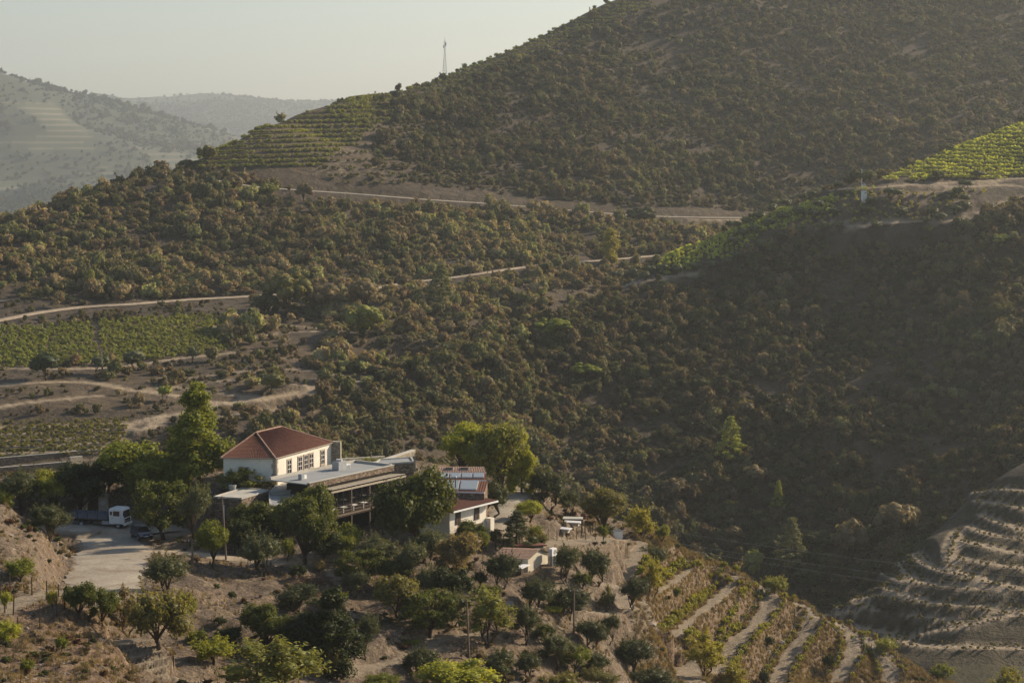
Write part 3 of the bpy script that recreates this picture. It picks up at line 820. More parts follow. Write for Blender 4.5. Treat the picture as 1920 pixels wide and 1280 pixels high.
LIB = {}
import bmesh
def ico(sub):
    bm = bmesh.new(); bmesh.ops.create_icosphere(bm, subdivisions=sub, radius=1.0)
    v = np.array([q.co[:] for q in bm.verts]); f = np.array([[q.index for q in t.verts] for t in bm.faces]); bm.free()
    return v, f
ICO1, ICO2 = ico(1), ico(2)
def cores(cs, rs, f, sub, g, flat):
    v, t = ICO2 if sub == 2 else ICO1
    Vs, Ts = [], []
    for k, (c, r) in enumerate(zip(cs, rs)):
        q = v * (r * f * (1 + g.uniform(-0.28, 0.28, (len(v), 1)))); q[:, 2] *= flat
        Vs.append(q + c); Ts.append(t + k * len(v))
    return np.concatenate(Vs), np.concatenate(Ts)
def shape(name, kind, w, h, seed, leaves=3200, leaf=(0.13, 0.055), m='leaf', trunk=0.28, clumps=34, lim=True, cr=0.16, rnd=0.5, core=0.6, sub=1):
    g = np.random.default_rng(seed)
    cs, rs = [], []
    rx, z0 = w / 2, h * trunk
    rz = (h - z0) / 2; cz = z0 + rz
    if kind in ('round', 'olive', 'broad', 'box', 'shrub'):
        lob = [(np.zeros(3), 1.0)]
        if kind in ('olive', 'broad'):
            lob = []
            for k in range(g.integers(4, 6)):
                an = g.uniform(0, 6.28); q = g.uniform(0.25, 0.5)
                lob.append((np.array([math.cos(an) * q, math.sin(an) * q, g.uniform(-0.35, 0.35)]), g.uniform(0.5, 0.72)))
        for k in range(clumps):
            lc, lr = lob[k % len(lob)]
            d = rdir(1, g)[0]
            if kind == 'box':
                d = d / np.max(np.abs(d)) * 0.93; q = g.uniform(0.72, 0.9)
                p = d * q * np.array([1, 1, 1])
                p[:2] *= 1 / max(1, np.linalg.norm(p[:2]) / 0.92)
            else:
                if d[2] < -0.55: d[2] *= -0.6
                p = lc + d * lr * g.uniform(0.55, 0.98)
            r = w * cr * g.uniform(0.65, 1.25)
            m_ = np.array([max(rx - r * 0.7, 0.1), max(rx - r * 0.7, 0.1), max(rz - r * 0.5, 0.1)])
            q = np.linalg.norm(p)
            if kind != 'box' and q > 1: p = p / q
            cs.append(np.array([0, 0, cz]) + p * m_); rs.append(r)
    elif kind == 'tall':
        for k in range(clumps):
            f = g.uniform(0, 1) ** 0.8
            an = g.uniform(0, 6.28)
            rr = rx * (0.95 * (1 - f) ** 0.75 * min(1, (f + 0.12) * 4) + 0.10)
            q = g.uniform(0.35, 0.95)
            cs.append(np.array([math.cos(an) * rr * q, math.sin(an) * rr * q, z0 + (h - z0) * (0.03 + f * 0.93)]))
            rs.append(w * cr * g.uniform(0.7, 1.25) * (1 - 0.45 * f))
    elif kind == 'poplar':
        for k in range(clumps):
            f = (k + g.uniform(0, 1)) / clumps
            an = g.uniform(0, 6.28)
            rr = rx * math.sin(math.pi * min(1, 0.12 + f * 0.85)) ** 0.6
            cs.append(np.array([math.cos(an) * rr * 0.62, math.sin(an) * rr * 0.62, z0 + (h - z0) * f * 0.95])); rs.append(w * cr * g.uniform(0.8, 1.2))
    elif kind == 'pine':
        for k in range(clumps):
            f = (k + g.uniform(0, 0.6)) / clumps
            an = k * 2.4 + g.uniform(0, 0.6)
            rr = rx * (1 - f) ** 0.7 * g.uniform(0.45, 0.85)
            cs.append(np.array([math.cos(an) * rr, math.sin(an) * rr, z0 + (h - z0) * f * 0.96])); rs.append(w * cr * g.uniform(0.7, 1.2) * (1.1 - 0.5 * f))
    elif kind == 'airy':
        for k in range(clumps):
            an = g.uniform(0, 6.28); el = g.uniform(0.35, 1.5)
            q = g.uniform(0.45, 1.0)
            cs.append(np.array([math.cos(an) * math.cos(el) * rx * q, math.sin(an) * math.cos(el) * rx * q, z0 * 0.6 + (h - z0 * 0.6) * math.sin(el) * q * 0.93])); rs.append(w * cr * g.uniform(0.7, 1.2))
    cs = np.array(cs); rs = np.array(rs)
    per = leaves / len(cs)
    C, N = clump_leaves(cs, rs, per, *leaf, g, flat={'pine': 0.55, 'airy': 1.1}.get(kind, 0.85), rnd=rnd)
    if kind in ('olive', 'airy', 'shrub'):          # upright shoots that break the outline
        k = leaves // 7
        pick = g.integers(0, len(cs), k // 8)
        base = cs[pick]; top = base - np.array([0, 0, cz * 0.75]); top /= np.linalg.norm(top, axis=1, keepdims=True)
        t = g.uniform(0.6, 1.55, (len(pick), 8, 1))
        sp = base[:, None] + (top[:, None] * 0.8 + np.array([0, 0, 0.4])) * t * rs[pick][:, None, None] + g.normal(size=(len(pick), 8, 3)) * 0.05
        C = np.concatenate([C, sp.reshape(-1, 3)]); nn = rdir(len(pick) * 8, g); N = np.concatenate([N, nn])
    C[:, 2] = np.maximum(C[:, 2], 0.03)
    V, Q = leaf_quads(C, N, leaf[0], leaf[1], g)
    Vc, Tc = cores(cs, rs, core, sub, g, 0.85)
    Vc[:, 2] = np.maximum(Vc[:, 2], 0.0)
    crown = np_mesh(name + '_crown', np.concatenate([Vc, V]), Q + len(Vc), M[m], tris=Tc)
    tr = None
    if lim:
        b = MB()
        r0 = 0.035 * w * (0.8 if kind in ('airy',) else 1)
        fork = np.array([g.uniform(-0.05, 0.05) * w, g.uniform(-0.05, 0.05) * w, max(z0 * 0.75, 0.12 * h)])
        if kind in ('pine', 'poplar', 'tall'):
            b.tube([(0, 0, -0.4), (0, 0, h * 0.3), (g.uniform(-.1, .1), 0, h * 0.9)], [r0, r0 * 0.75, r0 * 0.15], 7)
            for c in cs[::3]: b.tube([(0, 0, c[2] * 0.88), tuple(c)], [r0 * 0.3, r0 * 0.08], 4)
        else:
            if kind in ('olive', 'airy') and w > 1.5:
                for k in range(2 if kind == 'olive' else 3):
                    an = k * 6.28 / 2.5 + seed
                    q = np.array([math.cos(an) * 0.16 * w, math.sin(an) * 0.16 * w, z0 * 1.1])
                    b.tube([(math.cos(an) * r0 * .5, math.sin(an) * r0 * .5, -0.4), tuple(q * np.array([.45, .45, .5])), tuple(q)], [r0 * 0.9, r0 * 0.65, r0 * 0.5], 6)
                    for c in cs[k::7]:
                        md = q * 0.5 + c * 0.5 + np.array([0, 0, 0.08 * h])
                        b.tube([tuple(q), tuple(md), tuple(c)], [r0 * 0.42, r0 * 0.25, r0 * 0.08], 4)
            else:
                b.tube([(0, 0, -0.4), tuple(fork * 0.5), tuple(fork)], [r0 * 1.15, r0 * 0.9, r0 * 0.8], 7)
                for c in cs[::4]:
                    md = fork * 0.45 + c * 0.55 + np.array([0, 0, 0.04 * h])
                    b.tube([tuple(fork), tuple(md), tuple(c)], [r0 * 0.5, r0 * 0.28, r0 * 0.08], 4)
        tr = b.mesh(name + '_trunk', M['bark'], True)
    LIB[name] = (crown, tr, w, h)

for k in range(4): shape(f'olive{k}', 'olive', 4.4, 4.4, 20 + k, 6000, (0.10, 0.042), 'olive_leaf', 0.11, 44, cr=0.15)
for k in range(3): shape(f'round{k}', 'round', 4.2, 4.2, 30 + k, 5000, (0.105, 0.06), 'leaf', 0.13, 44, cr=0.14)
for k in range(2): shape(f'box{k}', 'box', 4.4, 4.0, 40 + k, 5200, (0.10, 0.058), 'leaf', 0.22, 54, cr=0.11)
for k in range(3): shape(f'broad{k}', 'broad', 7.0, 7.0, 50 + k, 8500, (0.155, 0.095), 'leaf', 0.03, 76, cr=0.12)
for k in range(2): shape(f'tall{k}', 'tall', 5.6, 9.0, 60 + k, 9000, (0.15, 0.09), 'leaf', 0.0, 96, cr=0.135)
for k in range(3): shape(f'airy{k}', 'airy', 3.8, 4.4, 70 + k, 2400, (0.11, 0.04), 'leaf', 0.14, 40, cr=0.12)
for k in range(2): shape(f'pine{k}', 'pine', 5.0, 8.0, 80 + k, 2400, (0.20, 0.07), 'olive_leaf', 0.12, 46, cr=0.13)
shape('poplar0', 'poplar', 4.6, 10.0, 90, 2600, (0.22, 0.15), 'leaf', 0.04, 44, cr=0.26)
for k in range(3): shape(f'shrub{k}', 'shrub', 3.6, 2.6, 100 + k, 2200, (0.11, 0.05), 'leaf', 0.0, 30, cr=0.16)
for k in range(3): shape(f'farolive{k}', 'olive', 4.4, 4.2, 110 + k, 520, (0.26, 0.16), 'olive_leaf', 0.14, 16, cr=0.2, core=0.85, sub=2)
for k in range(3): shape(f'farbroad{k}', 'broad', 7.0, 6.5, 120 + k, 900, (0.36, 0.22), 'scrub_leaf', 0.06, 40, cr=0.13, core=0.85, sub=2)
for k in range(6): shape(f'scrub{k}', ('round', 'olive', 'broad', 'round', 'olive', 'shrub')[k], 2.0, 1.7 if k < 4 else 1.4, 130 + k, 300, (0.17, 0.115), 'scrub_leaf', 0.0, 13, lim=False, cr=0.21, rnd=0.42, core=0.72, sub=2)
shape('vine', 'shrub', 1.1, 1.3, 150, 150, (0.10, 0.085), 'leaf', 0.12, 12, lim=False, cr=0.19)
shape('vine_far', 'shrub', 1.5, 1.3, 151, 40, (0.26, 0.22), 'leaf', 0.05, 8, lim=False, cr=0.2)
def grass_mesh(name, n, hgt, sp, seed):
    g = np.random.default_rng(seed)
    V, Q = [], []
    for i in range(n):
        x, y = g.normal(0, sp, 2); an = g.uniform(0, 6.28); hh = hgt * g.uniform(0.5, 1.2); le = g.uniform(0.1, 0.5) * hh
        dx, dy = math.cos(an), math.sin(an); w = 0.018
        V += [(x - dy * w, y + dx * w, -0.05), (x + dy * w, y - dx * w, -0.05), (x + dx * le + dy * .004, y + dy * le - dx * .004, hh), (x + dx * le - dy * .004, y + dy * le + dx * .004, hh)]
        Q.append((4 * i, 4 * i + 1, 4 * i + 2, 4 * i + 3))
    LIB[name] = (np_mesh(name, np.array(V), np.array(Q), M['straw']), None, 1, 1)
grass_mesh('tuft0', 34, 0.42, 0.13, 1); grass_mesh('tuft1', 26, 0.6, 0.10, 2)
def rock_mesh(name, seed):
    g = np.random.default_rng(seed)
    import bmesh
    bm = bmesh.new(); bmesh.ops.create_icosphere(bm, subdivisions=1, radius=0.5)
    for v in bm.verts:
        v.co *= g.uniform(0.7, 1.15); v.co.z *= 0.6
    me = bpy.data.meshes.new(name); bm.to_mesh(me); bm.free(); me.materials.append(M['stone_lump'])
    LIB[name] = (me, None, 1, 1)
for k in range(3): rock_mesh(f'rock{k}', 200 + k)

def scatter(name, pts, scale, zs, tint, variants, kind='stuff', label=None):
    """one ground-cover object: a cloud of points that carries instances (geometry nodes)"""
    src = bpy.data.collections.new(name + '_source')
    for k, v in enumerate(variants):
        o = bpy.data.objects.new(f'{name}_source_{k:02d}', LIB[v][0]); src.objects.link(o)
    me = bpy.data.meshes.new(name)
    n = len(pts)
    me.vertices.add(n); me.vertices.foreach_set('co', np.asarray(pts, np.float32).ravel())
    g = np.random.default_rng(n)
    a = me.attributes.new('tint', 'FLOAT_VECTOR', 'POINT'); a.data.foreach_set('vector', np.asarray(tint, np.float32).ravel())
    sc = np.stack([scale, scale, scale * zs], 1)
    a = me.attributes.new('sc', 'FLOAT_VECTOR', 'POINT'); a.data.foreach_set('vector', sc.astype(np.float32).ravel())
    rot = np.zeros((n, 3)); rot[:, 2] = g.uniform(0, 6.28, n); rot[:, :2] = g.normal(0, 0.12, (n, 2))
    a = me.attributes.new('rot', 'FLOAT_VECTOR', 'POINT'); a.data.foreach_set('vector', rot.astype(np.float32).ravel())
    a = me.attributes.new('var', 'INT', 'POINT'); a.data.foreach_set('value', g.integers(0, len(variants), n).astype(np.int32))
    me.update()
    o = link(name, me)
    ng = bpy.data.node_groups.new(name, 'GeometryNodeTree')
    ng.interface.new_socket('Geometry', in_out='INPUT', socket_type='NodeSocketGeometry')
    ng.interface.new_socket('Geometry', in_out='OUTPUT', socket_type='NodeSocketGeometry')
    N = ng.nodes.new
    gi, go, ip, ci = N('NodeGroupInput'), N('NodeGroupOutput'), N('GeometryNodeInstanceOnPoints'), N('GeometryNodeCollectionInfo')
    ci.inputs['Collection'].default_value = src
    ci.inputs['Separate Children'].default_value = True
    ci.inputs['Reset Children'].default_value = True
    ip.inputs['Pick Instance'].default_value = True
    def attr(nm, dt):
        q = N('GeometryNodeInputNamedAttribute'); q.data_type = dt; q.inputs['Name'].default_value = nm
        return q.outputs['Attribute']
    L = ng.links.new
    L(gi.outputs[0], ip.inputs['Points']); L(ci.outputs[0], ip.inputs['Instance'])
    L(attr('var', 'INT'), ip.inputs['Instance Index'])
    e2r = N('FunctionNodeEulerToRotation')
    L(attr('rot', 'FLOAT_VECTOR'), e2r.inputs[0]); L(e2r.outputs[0], ip.inputs['Rotation'])
    L(attr('sc', 'FLOAT_VECTOR'), ip.inputs['Scale'])
    L(ip.outputs[0], go.inputs[0])
    md = o.modifiers.new('scatter', 'NODES'); md.node_group = ng
    return tag(o, label=label, kind='stuff')

def to_px(P):
    """photo pixel of each point"""
    c, s = math.cos(PITCH), math.sin(PITCH)
    dep = P[:, 1] * c - P[:, 2] * s
    up = P[:, 1] * s + P[:, 2] * c
    return 960 + F * P[:, 0] / dep, 640 - F * up / dep
HOR = np.maximum.accumulate(Z / D[:, None], axis=0)     # running skyline for visibility
def visible(P, lift):
    a = P[:, 0] / P[:, 1]; s = np.log(P[:, 1])
    i = np.clip(np.searchsorted(az, a), 0, NA - 1); j = np.clip(np.searchsorted(sr, s) - 2, 0, NS - 1)
    return (P[:, 2] + lift) / P[:, 1] > HOR[j, i]

def sample(n, d0, d1, g):
    a = g.uniform(-0.262, 0.262, n); d = np.sqrt(g.uniform(d0 ** 2, d1 ** 2, n))
    x = a * d
    z = heights(x, d)
    P = np.stack([x, d, z], 1)
    bare = heights(x, d, BARE) > 0.4
    return P, bare

PAL = np.array([(0.085, 0.070, 0.038), (0.078, 0.068, 0.034), (0.062, 0.060, 0.030), (0.044, 0.046, 0.026), (0.105, 0.080, 0.048), (0.078, 0.078, 0.034), (0.115, 0.112, 0.050), (0.080, 0.058, 0.036), (0.135, 0.108, 0.066)])
def tints(n, w, g, P):
    w = np.array(w, float); w /= w.sum()
    k = g.choice(len(PAL), n, p=w)
    q = fbm(P[:, 0], P[:, 1], 70, 3, 77)
    return PAL[k] * 1.45 * g.uniform(0.7, 1.35, (n, 1)) * (1 + 0.5 * q[:, None]), k
g = np.random.default_rng(5)
SCR = []      # collected scrub: points, radius, height factor, tint, colour index
def zone_scrub(n, d0, d1, cond, wts_, r0, r1, pw=1.6, gain=1.0):
    P, bare = sample(n, d0, d1, g)
    px, py = to_px(P)
    pr = cond(P, px, py)
    pr = pr * np.clip(1.0 + 1.7 * fbm(P[:, 0], P[:, 1], 13, 3, 88), 0.15, 1)
    ok = (~bare) & (g.uniform(0, 1, len(P)) < pr) & visible(P, 4.0)
    P = P[ok]
    t, k = tints(len(P), wts_, g, P)
    q = np.clip(fbm(P[:, 0], P[:, 1], 22, 3, 55) + 0.5, 0, 1)
    r = (r0 + (r1 - r0) * g.uniform(0, 1, len(P)) ** pw) * (0.55 + 0.8 * q)
    SCR.append((P, r, g.uniform(0.55, 1.4, len(P)), t * gain, k))
def c_side(px, py):      # right-hand hill and everything of it
    ridge = np.interp(px, [600, 620, 700, 800, 900, 980, 1050, 1170, 1250, 1400, 1550, 1650, 1780, 1920, 2000], [830, 800, 740, 690, 650, 610, 580, 525, 480, 410, 360, 340, 280, 235, 200])
    return ridge
def cond_left(P, px, py):
    y = np.interp(px, [-100, 0, 100, 480, 620, 700], [560, 558, 566, 560, 575, 600])
    up = py < y                                                     # scrub hill above the track
    sparse = (py > y) & (px < 600)
    terr = ((px > 860) | (py < c_side(px, py)))
    f = fbm(P[:, 0], P[:, 1], 26, 3, 12)
    ravine = (px >= 560) & (py > 560)
    pr = np.where(up, 0.95, np.where(sparse, np.clip(0.10 + 1.1 * (f - 0.05), 0.03, 0.7) * np.clip((px - 150) / 500 + 0.25, 0.1, 1), 0.9))
    pr = np.where((px < 250) & (py > 780), 0.0, pr)
    return pr * (py < c_side(px, py) + 400) * 1.0
def is_C(P, px, py):
    rd = np.interp(px, [500, 620, 700, 800, 900, 980, 1050, 1170, 1250, 1400, 1550, 1650, 1780, 1920, 2100], [500, 478, 508, 530, 552, 572, 592, 622, 640, 652, 650, 652, 680, 712, 760])
    return (P[:, 1] < rd) & (px > 600)
zone_scrub(46000, 400, 815, lambda P, px, py: cond_left(P, px, py) * (~is_C(P, px, py)) * (P[:, 1] < np.interp(px, [0, 340, 680, 1180, 1440, 1500], [820, 780, 764, 798, 830, 830])),
           (5, 4, 3, 1.5, 4, 3, 2, 3, 2), 0.6, 2.7, pw=2.2, gain=1.6)
def cond_D(P, px, py):
    return ((px < 660) & (py > np.interp(px, [-100, 0, 100, 480, 620], [562, 562, 570, 562, 585])) & ~((px < 250) & (py > 780))) * np.clip(0.55 + 1.6 * fbm(P[:, 0], P[:, 1], 16, 3, 31), 0.05, 0.95)
zone_scrub(26000, 400, 640, cond_D, (5, 4, 2, 1, 4, 3, 0.6, 2, 2), 0.3, 1.2)
def cond_C(P, px, py):
    up = (px > 1180) & (py < np.interp(px, [1180, 1300, 1420, 1560, 1640, 1780, 1860, 1940], [535, 515, 470, 442, 440, 425, 398, 375]))
    B = (px > 1530) & (P[:, 1] < np.interp(px, [1530, 1560, 1700, 1850, 1920, 2000], [400, 400, 410, 430, 436, 440]))
    return is_C(P, px, py) * np.where(up, 0.10, 0.95) * (~B)
zone_scrub(46000, 430, 720, cond_C, (3, 3, 3, 4, 2, 3, 1.0, 2, 0.7), 0.6, 2.4, pw=2.0, gain=1.25)
def cond_F(P, px, py):
    m_ = ((px < 760) & (py > np.interp(px, [340, 500, 700, 760], [300, 235, 175, 160])))
    edge = np.clip((px - 640) / 200 + 0.35 * fbm(P[:, 0], P[:, 1], 40, 3, 5), 0, 1)
    topv = (py < np.interp(px, [700, 830, 1000, 1150, 1250, 1400], [205, 170, 106, 44, 8, -40]))
    pr = np.where(m_, np.where(px > 590, 0.10 + 0.5 * edge, 0.02), edge * 0.95 + 0.05)
    pr = np.where(topv & (px > 700) & (px < 1400), 0.03, pr)
    return pr * (P[:, 1] > np.interp(px, [340, 680, 1180, 1440, 1600], [795, 782, 812, 845, 770]))
zone_scrub(70000, 775, 1260, cond_F, (3, 4, 4, 4, 1.5, 4, 1.8, 1.5, 1.2), 0.65, 2.5, pw=2.0, gain=1.2)
zone_scrub(26000, 780, 1120, lambda P, px, py: 0.75 * (px > 560) * (px < 860) * (P[:, 1] > 790) * (py < 345) * (0.5 + 1.2 * fbm(P[:, 0], P[:, 1], 30, 3, 61)), (3, 4, 3, 2, 2, 4, 2, 1, 1), 0.35, 1.15)
zone_scrub(9000, 330, 432, lambda P, px, py: 0.8 * (px > 1500), (2, 3, 4, 5, 1, 3, 1, 1, 1), 0.12, 0.5)
def cond_G(P, px, py):
    f = fbm(P[:, 0], P[:, 1], 520, 4, 21)
    gr = heights(P[:, 0], P[:, 1], ZONE['g']) > 0.4
    return np.where(gr, 0.0, np.clip(0.6 + f * 3.0, 0.05, 0.95)) * (px < 700)
zone_scrub(110000, 3200, 9300, cond_G, (0, 1, 3, 4, 0, 3, 0, 0, 0), 3.0, 7.5)
# rows of the hillside vineyards: vines in lines along the contour
VIN = {}
def contour_rows(key, poly, d0, d1, x0, x1, ys, step, jit, tilt, tint, thin=0.85, r=0.6, drape_d=None):
    mask = area_mask(parse(poly), d0, d1).astype(float)
    pts = []
    for y0 in ys:
        pl = [place(px, y0 + tilt * (px - x0), d0, d1) for px in np.arange(x0, x1, 9)]
        L = resample(pl, step)
        for p in L:
            pts.append((p.x + g.normal(0, jit), p.y + g.normal(0, jit), 0))
    P = np.array(pts); P[:, 2] = heights(P[:, 0], P[:, 1])
    ok = (heights(P[:, 0], P[:, 1], mask) > 0.5) & (g.uniform(0, 1, len(P)) < thin)
    P = P[ok]
    t = (2.6 if key == 'top' else 1.5) * np.array(tint)[None] * g.uniform(0.7, 1.35, (len(P), 1))  # ridge vines tinted brighter to make up for sun that only grazes them
    VIN.setdefault(key, []).append((P, r * g.uniform(0.8, 1.3, len(P)), t))
vg = (0.16, 0.17, 0.045)
contour_rows('mount', '345,325 400,285 530,230 620,200 700,181 690,250 600,325 560,328 420,325', 775, 940, 345, 720, list(range(172, 325, 9)), 0.7, 0.2, -0.02, vg, 0.92, 1.0)
contour_rows('mount', '590,330 700,181 800,158 790,250 760,350 640,345', 775, 980, 560, 800, list(range(165, 350, 14)), 3.2, 0.8, -0.02, (0.10, 0.095, 0.04), 0.8, 1.1)
contour_rows('mount', '600,208 700,183 830,146 1000,75 1150,3 1230,-30 1230,10 1050,85 900,150 800,205 700,240 620,262', 860, 1130, 600, 1230, list(range(-20, 262, 7)), 1.1, 0.3, 0.0, (0.13, 0.14, 0.045), 0.9, 1.1)
contour_rows('top', '1640,345 1720,308 1780,280 1850,258 1960,222 1960,330 1800,338', 560, 730, 1640, 1960, list(range(224, 345, 7)), 0.7, 0.15, 0.03, (0.19, 0.20, 0.045), 0.95, 1.0)
contour_rows('top', '1165,531 1240,491 1330,452 1420,410 1500,387 1560,368 1560,394 1490,416 1420,448 1370,480 1300,504 1240,516', 590, 700, 1165, 1565, list(range(364, 530, 5)), 0.9, 0.25, 0.02, (0.18, 0.19, 0.045), 0.9, 0.95)
contour_rows('top', '1400,415 1560,365 1640,350 1640,362 1560,385 1420,440', 580, 700, 1400, 1650, list(range(350, 440, 7)), 1.2, 0.3, 0.02, (0.16, 0.17, 0.045), 0.8, 0.8)
contour_rows('top', '1500,395 1700,360 1860,350 1860,365 1780,405 1560,425 1450,440', 560, 700, 1450, 1870, list(range(352, 440, 7)), 1.7, 0.6, 0.02, (0.15, 0.14, 0.045), 0.5, 0.8)
contour_rows('field', '-80,618 170,606 186,672 170,684 -80,692', 480, 600, -80, 190, np.arange(600, 700, 3.3), 1.2, 0.35, 0.0, (0.14, 0.155, 0.045), 0.9, 0.95)
contour_rows('field', '182,605 405,590 428,658 200,684', 480, 600, 170, 430, np.arange(588, 700, 3.3), 1.2, 0.35, -0.02, (0.145, 0.155, 0.045), 0.9, 0.95)
for L in LT:
    for off in (-3.0, -1.4, 1.4, 3.2):
        P = np.array([(p.x + off * 0.15 + g.normal(0, .5), p.y + off + g.normal(0, 0.15), 0) for p in L for _ in (0, 1, 2, 3)]); P[:, 2] = heights(P[:, 0], P[:, 1])
        P = P[g.uniform(0, 1, len(P)) < 0.62]
        VIN.setdefault('low', []).append((P, 0.5 * g.uniform(0.7, 1.3, len(P)), np.array([(0.21, 0.20, 0.06)]) * g.uniform(0.7, 1.3, (len(P), 1))))
for L in HB:
    for off in (-1.3, 1.3):
        P = np.array([(p.x + off * 0.5 + g.normal(0, .25), p.y + off + g.normal(0, 0.25), 0) for p in L for _ in (0, 1)]); P[:, 2] = heights(P[:, 0], P[:, 1])
        P = P[g.uniform(0, 1, len(P)) < 0.5]
        VIN.setdefault('east', []).append((P, 0.42 * g.uniform(0.7, 1.4, len(P)), np.array([(0.13, 0.12, 0.045)]) * g.uniform(0.7, 1.3, (len(P), 1))))
lab = {'mount': 'rows of green vines on the terraces of the big mountain flank', 'top': 'bright green vine rows along the right hand ridge',
       'field': 'dense green vineyard field on the flat shelf at left', 'low': 'sparse vines along the stepped terraces behind the tall trees at left',
       'east': 'thin vines on the curved terraces at bottom right'}
for key, L in VIN.items():
    P = np.concatenate([q[0] for q in L]); r = np.concatenate([q[1] for q in L]); t = np.concatenate([q[2] for q in L])
    scatter('vineyard', P, r, np.ones(len(P)), t, ['vine_far'], label=lab[key])
# ------------------------------------------------------------------ buildings
def V2(p): return Vector((p[0], p[1]))
def wallmesh(b, a, c, z0, z1, th):
    """upright slab from plan point a to c, outer face on the a-c line, thickness to the left"""
    a, c = V2(a), V2(c); t = (c - a).normalized(); nrm = Vector((-t.y, t.x)) * th
    b.prism([a, c, c + nrm, a + nrm], z0, z1)
def on_wall(a, c, s, z, out=0.0):
    """point s metres along wall a-c at height z, moved out of the face"""
    a, c = V2(a), V2(c); t = (c - a).normalized(); nrm = Vector((t.y, -t.x))
    p = a + t * s + nrm * out
    return Vector((p.x, p.y, z)), math.atan2(t.y, t.x)
def window(parent, a, c, s, z0, w, h, surround='granite', panes=(2, 3), frame='white_paint', name='window', glass='glass', bars=True):
    p, rz = on_wall(a, c, s, z0 + h / 2)
    f = empty(name, p, rz, parent)
    fr = MB()
    sw = 0.16
    for dx in (-1, 1): fr.box((dx * (w / 2 + sw / 2), -0.02, 0), (sw, 0.12, h + 2 * sw + 0.05))
    for dz in (-1, 1): fr.box((0, -0.02, dz * (h / 2 + sw / 2)), (w, 0.12, sw))
    fr.box((0, -0.07, -h / 2 - sw - 0.03), (w + 0.5, 0.2, 0.07))
    fr.build('window_surround', M[surround], f)
    MB().box((0, -0.012, 0), (w, 0.02, h)).build('pane', M[glass], f)
    if bars:
        q = MB()
        nx, nz = panes
        for i in range(nx + 1): q.box((-w / 2 + w * i / nx, -0.045, 0), (0.05, 0.035, h))
        for i in range(nz + 1): q.box((0, -0.05, -h / 2 + h * i / nz), (w, 0.04, 0.055))
        q.build('muntins', M[frame], f)
    return f
def tiled(b, P0, P1, P2, P3, du=0.24, dv=0.36, up=0.055):
    """barrel tiles over the roof quad P0-P1 (eave) P3-P2 (ridge side)"""
    P0, P1, P2, P3 = map(Vector, (P0, P1, P2, P3))
    nrm = (P1 - P0).cross(P3 - P0).normalized()
    if nrm.z < 0: nrm = -nrm
    nu = max(2, int((P1 - P0).length / du)) * 4; nv = max(2, int((P3 - P0).length / dv))
    base = len(b.v)
    for j in range(nv):
        for e in (0, 1):
            v = (j + e) / nv
            L, Rr = P0.lerp(P3, v), P1.lerp(P2, v)
            for i in range(nu + 1):
                q = L.lerp(Rr, i / nu)
                hgt = up * (0.5 + 0.5 * math.cos(i / 4 * 2 * math.pi)) + (0.035 if e == 0 else 0.0)
                b.v.append(tuple(q + nrm * hgt))
        r0 = base + 2 * j * (nu + 1)
        for i in range(nu): b.f.append((r0 + i, r0 + i + 1, r0 + nu + 2 + i, r0 + nu + 1 + i))
        if j:
            rp = r0 - (nu + 1)
            for i in range(nu): b.f.append((rp + i, rp + i + 1, r0 + i + 1, r0 + i))
def tube3(b, a, c, r, seg=6): b.tube([tuple(a), tuple(c)], r, seg)

